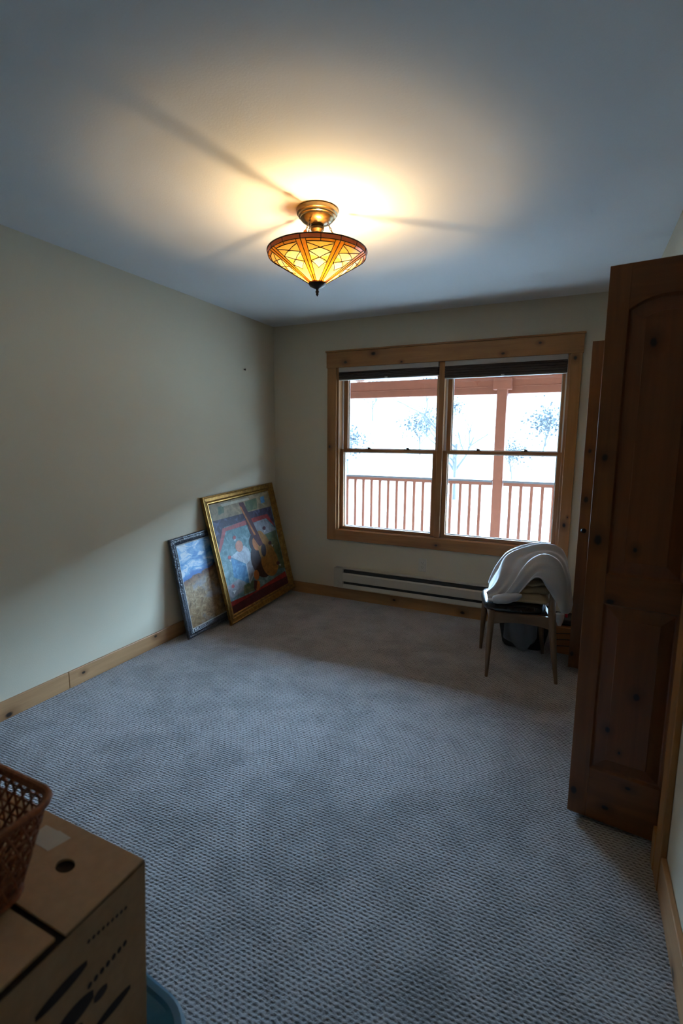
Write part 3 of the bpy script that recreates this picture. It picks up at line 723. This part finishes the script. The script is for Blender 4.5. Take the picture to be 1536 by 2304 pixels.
poly('pink', [(630, 515), (900, 435), (930, 480), (665, 545), (640, 660), (605, 770), (590, 730), (615, 600)]); poly('red', [(900, 435), (1105, 390), (1185, 525), (1090, 435), (930, 480)])
poly('grey', [(940, 480), (1080, 440), (1190, 560), (1230, 800), (1180, 700), (1060, 620), (960, 560)]); poly('green', [(1080, 600), (1190, 560), (1290, 950), (1190, 960), (1150, 720)])
poly('red', [(722, 1270), (960, 1180), (1290, 985), (1308, 1040), (1050, 1150), (735, 1320)]); poly('maroon', [(735, 1320), (1050, 1150), (1308, 1040), (1326, 1110), (748, 1400)])
poly('grey', [(660, 1120), (840, 1020), (900, 1130), (700, 1260), (680, 1200)])
poly('green', [(860, 1110), (960, 1060), (980, 1160), (860, 1200)])
poly('blue', [(720, 820), (880, 890), (915, 1090), (750, 1020), (735, 900)]); poly('pale', [(718, 812), (860, 700), (905, 740), (945, 815), (878, 888)]); poly('pale', [(878, 888), (950, 812), (990, 960), (922, 1100)]); poly('grey', [(888, 892), (945, 830), (975, 955), (925, 1070)])
poly('peach', ell(807, 705, 40, 60, -.1))
poly('dark', ell(1040, 860, 105, 185, -.28)); poly('dark', ell(985, 680, 72, 105, -.2))
poly('guitar', ell(1130, 880, 88, 150, -.2)); poly('guitar', ell(1035, 650, 50, 95, -.25)); poly('orange', ell(985, 690, 36, 72, -.25)); poly('guitar', [(1000, 620), (1080, 600), (1180, 760), (1060, 900), (1010, 760)])
poly('dark', ell(1065, 760, 26, 68, -.1)); poly('maroon', [(800, 260), (850, 255), (1010, 590), (1060, 700), (1020, 720), (930, 590)]); poly('orange', [(812, 300), (826, 298), (985, 600), (965, 600)])
poly('orange', ell(990, 1010, 28, 52, -.1)); poly('orange', ell(1000, 1115, 30, 48, 0)); poly('maroon', [(965, 1060), (1000, 1075), (985, 1170), (962, 1150)])
for (x, y) in ((755, 615), (705, 815), (742, 1112), (1070, 535), (1130, 690), (1215, 900)): poly('pink' if x < 800 else 'maroon', ell(x, y, 17, 19))
for (x, y, s) in ((760, 645, 13), (712, 850, 12), (755, 1175, 22), (1075, 570, 13), (1155, 720, 13), (1235, 925, 14)): poly('white', [(x-s, y-s*.7), (x+s, y-s), (x, y+s), (x-s*.3, y)])
art.build('canvas', [v[1] for v in sorted(OILS.values())], gp)
# black framed landscape
bp_ = empty('framed_painting', label='black framed landscape with blue cloudy sky leaning behind the gold frame', cat='painting')
bp_.matrix_world = Matrix.Translation((0, 0, .006)) @ pose(.1467, -1.3904, .055, .0612, .1509)
BW, BH = .52, .747
frame_obj('carved_frame', M_carved, bp_, BW, BH, [(.003, -.026), (0, -.022), (0, -.006), (.004, -.001), (.012, 0), (.018, -.005), (.030, -.003), (.042, -.007), (.052, -.013), (.056, -.014)])
m = MB(); frame = [(.054, -.0145), (.0545, -.012), (.060, -.0135), (.062, -.0165)]
rows = [[(i, i, d), (BW-i, i, d), (BW-i, BH-i, d), (i, BH-i, d)] for i, d in frame]; m.grid(rows, closed=True); m.build('pale_liner', plain('silver_liner', (.42, .42, .40), .4), bp_)
m = MB(); m.box(.003, BW-.003, .003, BH-.003, -.0255, -.020); m.build('backing_board', M_card, bp_)
def landscape():
    t = NT('oil_landscape'); v = t.mapping((1, 1, 1)); sp = t.n('ShaderNodeSeparateXYZ'); t.l(v, sp.inputs[0]); X, Y = sp.outputs['X'], sp.outputs['Y']
    mm = t.mapping((1, 1.9, 1)); cl = t.noise(mm, 9, 6, .6, .6); gr = t.noise(v, 22, 6, .7, .8); gr2 = t.noise(v, 6, 4, .6, .5)
    yy = t.math('SUBTRACT', t.math('ADD', Y, t.math('MULTIPLY', t.math('SUBTRACT', gr2, .5), .12)), t.math('MULTIPLY', X, .16))
    sky = t.ramp(cl, [(.40, (.06, .20, .44)), (.50, (.20, .38, .58)), (.58, (.60, .66, .70)), (.75, (.36, .40, .42))])
    land = t.mix(t.ramp(gr2, [(.50, 0), (.60, .75)]), t.ramp(gr, [(.3, (.08, .042, .018)), (.5, (.27, .17, .08)), (.7, (.46, .34, .20))]), t.ramp(cl, [(.4, (.16, .17, .20)), (.6, (.34, .32, .30))]))
    ridge = t.ramp(gr, [(.42, (.03, .016, .012)), (.5, (.22, .10, .045)), (.62, (.05, .025, .02))])
    c = t.mix(t.ramp(yy, [(.400, 0), (.408, 1)]), ridge, t.mix(t.ramp(yy, [(.42, 0), (.45, 1)]), (.05, .14, .36), sky))
    c = t.mix(t.ramp(yy, [(.350, 1), (.385, 0)]), c, land)
    t.set(Base_Color=c, Roughness=.4); t.bump(gr, .3, .001); return t.mat
m = MB(); m.add([(.058, .058, -.017), (BW-.058, .058, -.017), (BW-.058, BH-.058, -.017), (.058, BH-.058, -.017)], [(0, 1, 2, 3)]); m.build('canvas', landscape(), bp_)

# ------------------------------------------------------------ chair
ch = empty('chair', (2.33, -.75, 0), label='wooden chair with black leather seat standing under the window, heaped with clothes', cat='chair')
CP = Matrix.Translation(ch.location).inverted()
def cpar(o): o.parent = ch; o.matrix_parent_inverse = CP; return o
def leg(pts, rs): m = MB(); m.tube(pts, rs, n=16); return cpar(m.build('leg', C_w, smooth=True, sharp=60))
leg([(2.190, -1.000, 0), (2.190, -.975, .16), (2.192, -.945, .33), (2.196, -.930, .41)], [.010, .0165, .021, .020])
leg([(2.082, -.580, 0), (2.090, -.590, .16), (2.100, -.600, .33), (2.105, -.605, .41)], [.010, .0165, .021, .020])
leg([(2.588, -.912, 0), (2.566, -.900, .16), (2.546, -.888, .33), (2.536, -.882, .44), (2.536, -.868, .56), (2.540, -.850, .655)], [.010, .017, .022, .022, .018, .012])
leg([(2.485, -.480, 0), (2.468, -.492, .16), (2.452, -.505, .33), (2.444, -.510, .44), (2.450, -.505, .56), (2.460, -.505, .655)], [.010, .017, .022, .022, .018, .012])
def rail(A, B, z0, z1, arch, t=.022, name='seat_rail'):
    m = MB(); A = Vector(A); B = Vector(B); d = (B-A); nn = Vector((-d.y, d.x)).normalized()*t/2; rows = []; N = 14
    for i in range(N+1):
        s = i/N; p = A+d*s; zb = z0+arch*math.sin(PI*s)**.8
        rows.append([(p.x-nn.x, p.y-nn.y, zb), (p.x+nn.x, p.y+nn.y, zb), (p.x+nn.x, p.y+nn.y, z1), (p.x-nn.x, p.y-nn.y, z1)])
    m.grid(rows, closed=True); m.f += [(0, 1, 2, 3), tuple(4*N+k for k in range(4))]; m.m += [0, 0]
    return cpar(m.build(name, C_wx, bevel=.003))
rail((2.200, -.935), (2.530, -.885), .325, .405, .022); rail((2.107, -.60), (2.444, -.515), .345, .405, .02); rail((2.190, -.93), (2.104, -.61), .345, .405, .02); rail((2.535, -.88), (2.447, -.52), .345, .405, .02)
# seat cushion: rounded, slightly dished
m = MB(); cor = [Vector((2.155, -.955)), Vector((2.060, -.600)), Vector((2.440, -.490)), Vector((2.520, -.880))]
ctr = sum((c for c in cor), Vector((0, 0)))/4
def quadpt(ang):
    # rounded outline: superellipse mapped on the quad
    c, s = math.cos(ang), math.sin(ang); e = .42
    u = math.copysign(abs(c)**e, c); v = math.copysign(abs(s)**e, s); u = (u+1)/2; v = (v+1)/2
    a = cor[0].lerp(cor[3], u); b = cor[1].lerp(cor[2], u); return a.lerp(b, v)
rows = []; N = 56
for (k, z) in ((.0, .405), (.90, .402), (.985, .408), (1.0, .418), (.992, .432), (.968, .446), (.92, .4565), (.84, .4600), (.70, .461), (.4, .460), (.0, .459)):
    rows.append([((ctr+(quadpt(2*PI*i/N)-ctr)*max(k, .001)).x, (ctr+(quadpt(2*PI*i/N)-ctr)*max(k, .001)).y, z) for i in range(N)])
m.grid(rows, closed=True); cpar(m.build('seat_cushion', M_lea, smooth=True, sharp=0))
# curved back rail
m = MB(); rows = []; N = 20
for i in range(N+1):
    s = i/N; p = Vector((2.535, -.850)).lerp(Vector((2.455, -.505)), s); bow = .03*math.sin(PI*s); nx = Vector((.97, .22)); c = p+nx*bow; hgt = .035+.012*math.sin(PI*s)
    rows.append([(c.x-nx.x*.011, c.y-nx.y*.011, .652-hgt), (c.x+nx.x*.011, c.y+nx.y*.011, .652-hgt), (c.x+nx.x*.013+.006, c.y+nx.y*.013, .652+hgt), (c.x-nx.x*.009+.006, c.y, .652+hgt)])
m.grid(rows, closed=True); m.f += [(0, 1, 2, 3), tuple(4*N+k for k in range(4))]; m.m += [0, 0]; cpar(m.build('backrest_rail', C_w, bevel=.004, smooth=True))
# tan folded cloth on the seat
def blob(rows, mat, name, label, cat, solid=0.0, subd=1, **k):
    m = MB(); m.grid(rows); o = m.build(name, mat, smooth=True, sharp=0, subd=0, label=label, cat=cat, **k)
    if solid:
        s = o.modifiers.new('solid', 'SOLIDIFY'); s.thickness = solid; s.offset = -1
    if subd:
        q = o.modifiers.new('subd', 'SUBSURF'); q.levels = subd; q.render_levels = subd
    return o
m = MB()
def pad(cx, cy, z0, hx, hy, hz_, rz, seed, mm):
    rws = []; n = 44; c, s = math.cos(rz), math.sin(rz)
    for j in range(13):
        t_ = PI*j/12; k = math.sin(t_)**.45; z = -math.cos(t_); z = math.copysign(abs(z)**.8, z)
        row = []
        for (a, b) in rrect(hx, hy, min(hx, hy)*.45, 10):
            wv = 1+.10*noise.noise(Vector((a*9+seed, b*9, z*2)))
            x = a*k*wv; y = b*k*wv; zz = z0+hz_+z*hz_*(1+.5*noise.noise(Vector((a*11, b*11, seed))))+.022*noise.noise(Vector((a*17, b*17, seed+3)))*(1 if z > 0 else .2)
            row.append((cx+x*c-y*s, cy+x*s+y*c, max(zz, z0-.001)))
        rws.append(row)
    mm.grid(rws, closed=True)
pad(2.395, -.795, .4625, .118, .095, .034, .10, 1, m); pad(2.40, -.775, .512, .110, .085, .032, .30, 5, m); pad(2.425, -.765, .560, .075, .07, .028, .5, 9, m)
m.build('folded_cloth', M_beige, smooth=True, sharp=0, label='tan cloth folded thickly on the chair seat beneath the grey sweatshirt', cat='cloth')
# grey sweatshirt draped over the backrest and down to the seat
CT = [
 [(2.170, -.945, .468), (2.235, -.945, .470), (2.302, -.940, .512), (2.359, -.940, .572), (2.443, -.935, .648), (2.520, -.925, .570), (2.562, -.925, .505), (2.592, -.92, .452)],
 [(2.150, -.880, .505), (2.205, -.875, .548), (2.277, -.870, .617), (2.354, -.875, .668), (2.441, -.88, .716), (2.526, -.89, .690), (2.585, -.89, .600), (2.618, -.89, .440)],
 [(2.145, -.800, .520), (2.185, -.790, .600), (2.255, -.78, .690), (2.352, -.77, .742), (2.461, -.77, .775), (2.550, -.78, .745), (2.605, -.80, .630), (2.638, -.81, .425)],
 [(2.135, -.700, .515), (2.170, -.680, .612), (2.240, -.66, .712), (2.352, -.65, .762), (2.482, -.65, .790), (2.570, -.65, .752), (2.618, -.66, .630), (2.650, -.67, .430)],
 [(2.140, -.620, .490), (2.170, -.590, .590), (2.238, -.56, .690), (2.345, -.55, .745), (2.470, -.54, .772), (2.555, -.53, .740), (2.605, -.54, .62), (2.640, -.55, .45)],
 [(2.160, -.585, .470), (2.195, -.545, .530), (2.255, -.51, .600), (2.350, -.495, .655), (2.450, -.475, .680), (2.530, -.465, .650), (2.590, -.47, .56), (2.625, -.48, .46)]]
def cr(p0, p1, p2, p3, t):
    return [.5*((2*b)+(-a+c)*t+(2*a-5*b+4*c-d)*t*t+(-a+3*b-3*c+d)*t**3) for a, b, c, d in zip(p0, p1, p2, p3)]
def sample(ct, nu, nv):
    R_, C_ = len(ct), len(ct[0]); g = lambda i, j: ct[max(0, min(R_-1, i))][max(0, min(C_-1, j))]
    out = []
    for a in range(nv+1):
        v = a/nv*(R_-1); i = min(int(v), R_-2); tv = v-i; row = []
        for b in range(nu+1):
            u = b/nu*(C_-1); j = min(int(u), C_-2); tu = u-j
            col = [cr(g(ii, j-1), g(ii, j), g(ii, j+1), g(ii, j+2), tu) for ii in (i-1, i, i+1, i+2)]
            row.append(Vector(cr(*col, tv)))
        out.append(row)
    return out
NU, NV_ = 110, 80
G = sample(CT, NU, NV_); rows = []
for a in range(NV_+1):
    row = []
    for b in range(NU+1):
        p = G[a][b]; du = G[a][min(b+1, NU)]-G[a][max(b-1, 0)]; dv = G[min(a+1, NV_)][b]-G[max(a-1, 0)][b]; n_ = du.cross(dv).normalized()
        if n_.z < -.2: n_ = -n_
        u, v = b/NU, a/NV_
        wv = v*7.0+1.5*noise.noise(Vector((u*1.6, v*2.2, 3)))-u*2.6+.35*math.sin(v*9)
        fold = (.5+.5*math.sin(wv*2*PI/1.75))**1.5+.35*(.5+.5*math.sin(wv*2*PI/.7+u*4))
        amp = .034*math.sin(PI*min(1, max(0, .08+u*1.05)))**.7*(1 if u < .62 else max(.25, 1-(u-.62)*2.4))
        d = (fold-.55)*amp + .004*noise.noise(p*13)
        row.append(p+n_*d)
    rows.append(row)
blob(rows, M_sweat, 'sweatshirt', 'grey sweatshirt draped over the chair back in long shiny folds', 'sweatshirt', solid=.006, subd=1)
# sleeve of the sweatshirt resting on the seat front (same garment, own part)
sw = bpy.data.objects['sweatshirt']
m = MB(); pts = []; rs = []
for i in range(26):
    t_ = i/25; x = 2.200+.165*t_; y = -.925-.012*math.sin(t_*3); z = .480+.010*math.sin(t_*PI)+.05*t_**2; pts.append((x, y, z)); rs.append(.006+.026*math.sin(PI*min(1, .12+t_*.9))**.5+.0012*math.sin(t_*17))
m.tube(pts, rs, n=20); m.build('sleeve', M_sweat, sw, smooth=True, sharp=0)
# dark tote bag behind the legs with a grey garment hung over it
m = MB(); rws = []
for (z, hx, hy) in ((.0, .13, .09), (.02, .145, .10), (.14, .165, .105), (.27, .175, .10), (.285, .16, .085), (.24, .15, .075)):
    rws.append([(2.35+a+.01*noise.noise(Vector((a*9, b*9, z*9))), -.36+b, z) for a, b in rrect(hx, hy, .05, 6)])
m.grid(rws, closed=True); m.f.append(tuple(range(28))); m.m.append(0)
m.build('tote_bag', M_dark, smooth=True, label='black open bag on the carpet behind the chair legs', cat='bag')
CT2 = [[(2.235, -.40, .275), (2.29, -.40, .285), (2.35, -.40, .29), (2.40, -.40, .285), (2.44, -.40, .28)],
       [(2.232, -.475, .27), (2.29, -.475, .28), (2.35, -.475, .285), (2.40, -.475, .28), (2.445, -.475, .27)],
       [(2.225, -.492, .18), (2.28, -.497, .17), (2.35, -.495, .17), (2.41, -.50, .18), (2.445, -.495, .19)],
       [(2.225, -.500, .10), (2.28, -.510, .08), (2.36, -.51, .05), (2.42, -.51, .09), (2.445, -.505, .12)],
       [(2.235, -.510, .085), (2.28, -.525, .055), (2.37, -.53, .015), (2.42, -.52, .08), (2.445, -.510, .11)]]
G = sample(CT2, 50, 40); rows = [[p+Vector((0, -1, 0))*(.012*math.sin(i*.33+math.sin(a*.08)*2)+.008*noise.noise(p*20)) for i, p in enumerate(r_)] for a, r_ in enumerate(G)]
blob(rows, M_gcl, 'garment', 'dull grey garment hanging over the black bag under the chair', 'clothing', solid=.005, subd=1)
# wooden crate and odds and ends behind it
cr_ = empty('wooden_crate', (2.72, -.33, 0), label='orange wooden crate with curved dark grooves beside the closet door', cat='crate')
m = MB(); m.box(-.17, .17, -.10, .10, 0, .195); m.build('crate_body', wood('orange_crate_wood', 'x', (.42, .16, .04), (.2, .06, .015), knots=False, seed=9), cr_, bevel=.008)
m = MB()
for z in (.05, .095, .14):
    m.tube([(-.17+.034*i, -.101, z+.018*math.sin(i*.35)) for i in range(11)], .0028, n=6)
m.build('groove_bands', M_ink, cr_)
m = MB(); m.box(2.585, 2.86, -.40, -.25, .196, .235); m.build('black_case', M_dark, bevel=.008, label='flat black case lying on the wooden crate', cat='case')
m = MB(); m.lathe([(.012, 0), (.022, .03), (.027, .065), (.0275, .085), (.026, .085), (.020, .03), (.001, .006)], (0, 0, 0), 28)
o = m.build('paper_cup', plain('translucent_white_plastic', (.62, .58, .56), .4), smooth=True, label='small white cup standing on the crate behind the chair back leg', cat='cup'); o.location = (2.578, -.415, .196)
m = MB(); m.tube([(2.618, -.33, .236), (2.618, -.33, .300), (2.616, -.33, .318)], [.009, .009, .005], n=12)
m.build('red_bottle', plain('red_plastic', (.5, .02, .06), .35), smooth=True, label='slim bright red bottle standing on the black case', cat='bottle')

# ------------------------------------------------------------ foreground: tote, carton, basket
tt = empty('storage_tote', (1.765, -3.66, 0), -.10, label='blue plastic storage tote with lid on the carpet under the cardboard box', cat='storage tote')
m = MB(); rws = [[(a, b, z) for a, b in rrect(hx, hy, .05, 6)] for z, hx, hy in ((0, .215, .17), (.015, .225, .18), (.36, .262, .222), (.372, .275, .235))]
m.grid(rws, closed=True); m.f.append(tuple(range(28))); m.m.append(0); m.build('tub', M_tote, tt, smooth=True)
m = MB(); rws = [[(a, b, z) for a, b in rrect(hx, hy, r_, 10)] for z, hx, hy, r_ in ((.358, .282, .242, .10), (.385, .290, .250, .105), (.392, .289, .249, .105), (.396, .283, .243, .10), (.396, .272, .232, .092), (.392, .266, .226, .088), (.391, .225, .185, .062), (.388, .220, .180, .06), (.378, .214, .174, .055), (.377, .10, .08, .03), (.377, .002, .002, .001))]
m.grid(rws, closed=True); m.build('lid', M_tote, tt, smooth=True, sharp=30)
cb = empty('cardboard_box', (1.805, -3.645, .397), label='brown cardboard box with hand hole and dark print stacked on the blue tote', cat='box')
X1, X0, Y1, Y0 = .193, -.20, .150, -.150; HB = .353; dx = .022
m = MB()
vs = [(X0, Y0, 0), (X1-dx, Y0, 0), (X1-dx, Y1, 0), (X0, Y1, 0), (X0, Y0, HB-.006), (X1-.002, Y0, HB-.006), (X1-.002, Y1, HB-.006), (X0, Y1, HB-.006)]
m.add(vs, [(3, 2, 1, 0), (0, 1, 5, 4), (1, 2, 6, 5), (2, 3, 7, 6), (3, 0, 4, 7)]); m.box(X0+.003, X1-.006, Y0+.003, Y1-.003, HB-.010, HB-.0085, 1)  # last box: dark sheet under the flaps, painted shade for seam and hand hole
m.build('carton_body', [M_card, M_cardin], cb)
def flap(x0, x1, y0, y1, hole=None):
    m = MB()
    if hole:
        hx_, hy_, ax, ay = hole; n = 24
        inner = [(hx_+ax*math.cos(2*PI*i/n), hy_+ay*math.sin(2*PI*i/n)) for i in range(n)]
        outer = []
        for (a, b) in inner:
            ddx, ddy = a-hx_, b-hy_; ks = []
            if ddx > 1e-9: ks.append((x1-hx_)/ddx)
            if ddx < -1e-9: ks.append((x0-hx_)/ddx)
            if ddy > 1e-9: ks.append((y1-hy_)/ddy)
            if ddy < -1e-9: ks.append((y0-hy_)/ddy)
            k = min(ks); outer.append((hx_+ddx*k, hy_+ddy*k))
        # snap nearest to corners
        for cx_, cy_ in ((x0, y0), (x1, y0), (x1, y1), (x0, y1)):
            j = min(range(n), key=lambda q: (outer[q][0]-cx_)**2+(outer[q][1]-cy_)**2); outer[j] = (cx_, cy_)
        m.grid([[(a, b, HB) for a, b in inner], [(a, b, HB) for a, b in outer], [(a, b, HB-.0045) for a, b in outer], [(a, b, HB-.0045) for a, b in inner], [(a, b, HB) for a, b in inner]], closed=True)
    else: m.box(x0, x1, y0, y1, HB-.0045, HB)
    return m.build('top_flap', M_card, cb)
flap(X0, X1-.003, .005, Y1-.001, hole=(.082, .082, .018, .013)); flap(X0, X1-.012, Y0+.001, -.005)
m = MB(); m.add([(-.02, .095, HB+.0004), (.004, .127, HB+.0004), (.038, .125, HB+.0004), (.028, .088, HB+.0004)], [(0, 1, 2, 3)]); m.box(-.03, .028, .089, .125, HB+.0003, HB+.0008); m.build('shipping_label', M_paper, cb)
# print on the right face (follows its slope)
m = MB()
def fpt(y, z, o=.0008): return (X1-dx+(dx-.002)*(z/(HB-.006))+o, y, z)
def bar(y0, z0, y1, z1, t, k=1):
    n = 8; rws = []
    for i in range(n+1):
        s = i/n; y = y0+(y1-y0)*s; z = z0+(z1-z0)*s; hh = t*.5*(math.sin(PI*max(.03, min(.97, s)))**.35)
        rws.append([fpt(y, z-hh), fpt(y, z+hh)])
    m.grid(rws)
L0 = .397; YC = -3.645
def w2(y, z): return y-YC, z-L0
for i in range(9):
    a, b = w2(-3.608+i*.0085, .702-.001*i); bar(a, b, a+.0055, b, .007)
for i in range(7):
    a, b = w2(-3.610+i*.011, .622+.001*i); bar(a, b, a+.008, b, .011)
a, b = w2(-3.690, .664); c, d = w2(-3.609, .668); bar(a, b, c, d, .022)
for (yy0, yy1, zz, tt_) in ((-3.665, -3.600, .600, .034), (-3.66, -3.62, .565, .026), (-3.60, -3.575, .585, .02), (-3.70, -3.60, .530, .02), (-3.60, -3.53, .53, .02)):
    a, b = w2(yy0, zz); c, d = w2(yy1, zz); bar(a, b, c, d, tt_)
m.build('printed_marks', M_ink, cb)
# woven basket
bk = empty('woven_basket', (1.752, -3.745, .751), label='reddish brown open-weave basket on top of the cardboard box', cat='basket')
def bring(t_, zz):
    k = zz/.150; hx = .128+.036*k; hy = .128+.032*k; r_ = .035
    pts = rrect(hx, hy, r_, 8); n = len(pts); L = [0]
    for i in range(n): L.append(L[-1]+math.dist(pts[i], pts[(i+1) % n]))
    s = (t_ % 1)*L[-1]
    for i in range(n):
        if s <= L[i+1]:
            f_ = (s-L[i])/max(L[i+1]-L[i], 1e-9); a = pts[i]; b = pts[(i+1) % n]; return Vector((a[0]+(b[0]-a[0])*f_, a[1]+(b[1]-a[1])*f_, zz))
    return Vector((pts[0][0], pts[0][1], zz))
m = MB(); NSt = 56; HBk = .150
for k in range(NSt):
    for sg in (1, -1):
        m.tube([bring(k/NSt+sg*.075*i/8, .004+HBk*i/8)+Vector((0, 0, 0))*1 for i in range(9)], .0021, n=5)
for j in range(1, 10):
    z = .004+HBk*j/10; m.tube([bring(i/72, z) for i in range(72)], .0018, n=5, closed=True)
m.build('woven_sides', M_strand, bk, smooth=True)
m = MB()
for off, dz in ((0, 0), (.004, .004), (-.003, .005)): 
    m.tube([bring(i/72, HBk+dz)*1.0 + Vector((math.copysign(off, bring(i/72, HBk).x), 0, 0)) for i in range(72)], .0052, n=8, closed=True)
m.tube([bring(i/72, .006) for i in range(72)], .005, n=8, closed=True); m.build('rim', M_strand, bk, smooth=True)
m = MB(); pts = rrect(.122, .122, .04, 8); m.grid([[(a, b, .003) for a, b in pts], [(a, b, .008) for a, b in pts]], closed=True); n = len(pts); m.f += [tuple(range(n-1, -1, -1)), tuple(range(n, 2*n))]; m.m += [0, 0]; m.build('basket_base', M_strand, bk)
m = MB(); pad(1.722, -3.755, .760, .10, .10, .058, .3, 2, m); pad(1.69, -3.715, .84, .07, .075, .030, .9, 12, m); m.build('dark_cloth', M_dark, smooth=True, sharp=0, label='bundled black cloth inside the woven basket', cat='cloth')
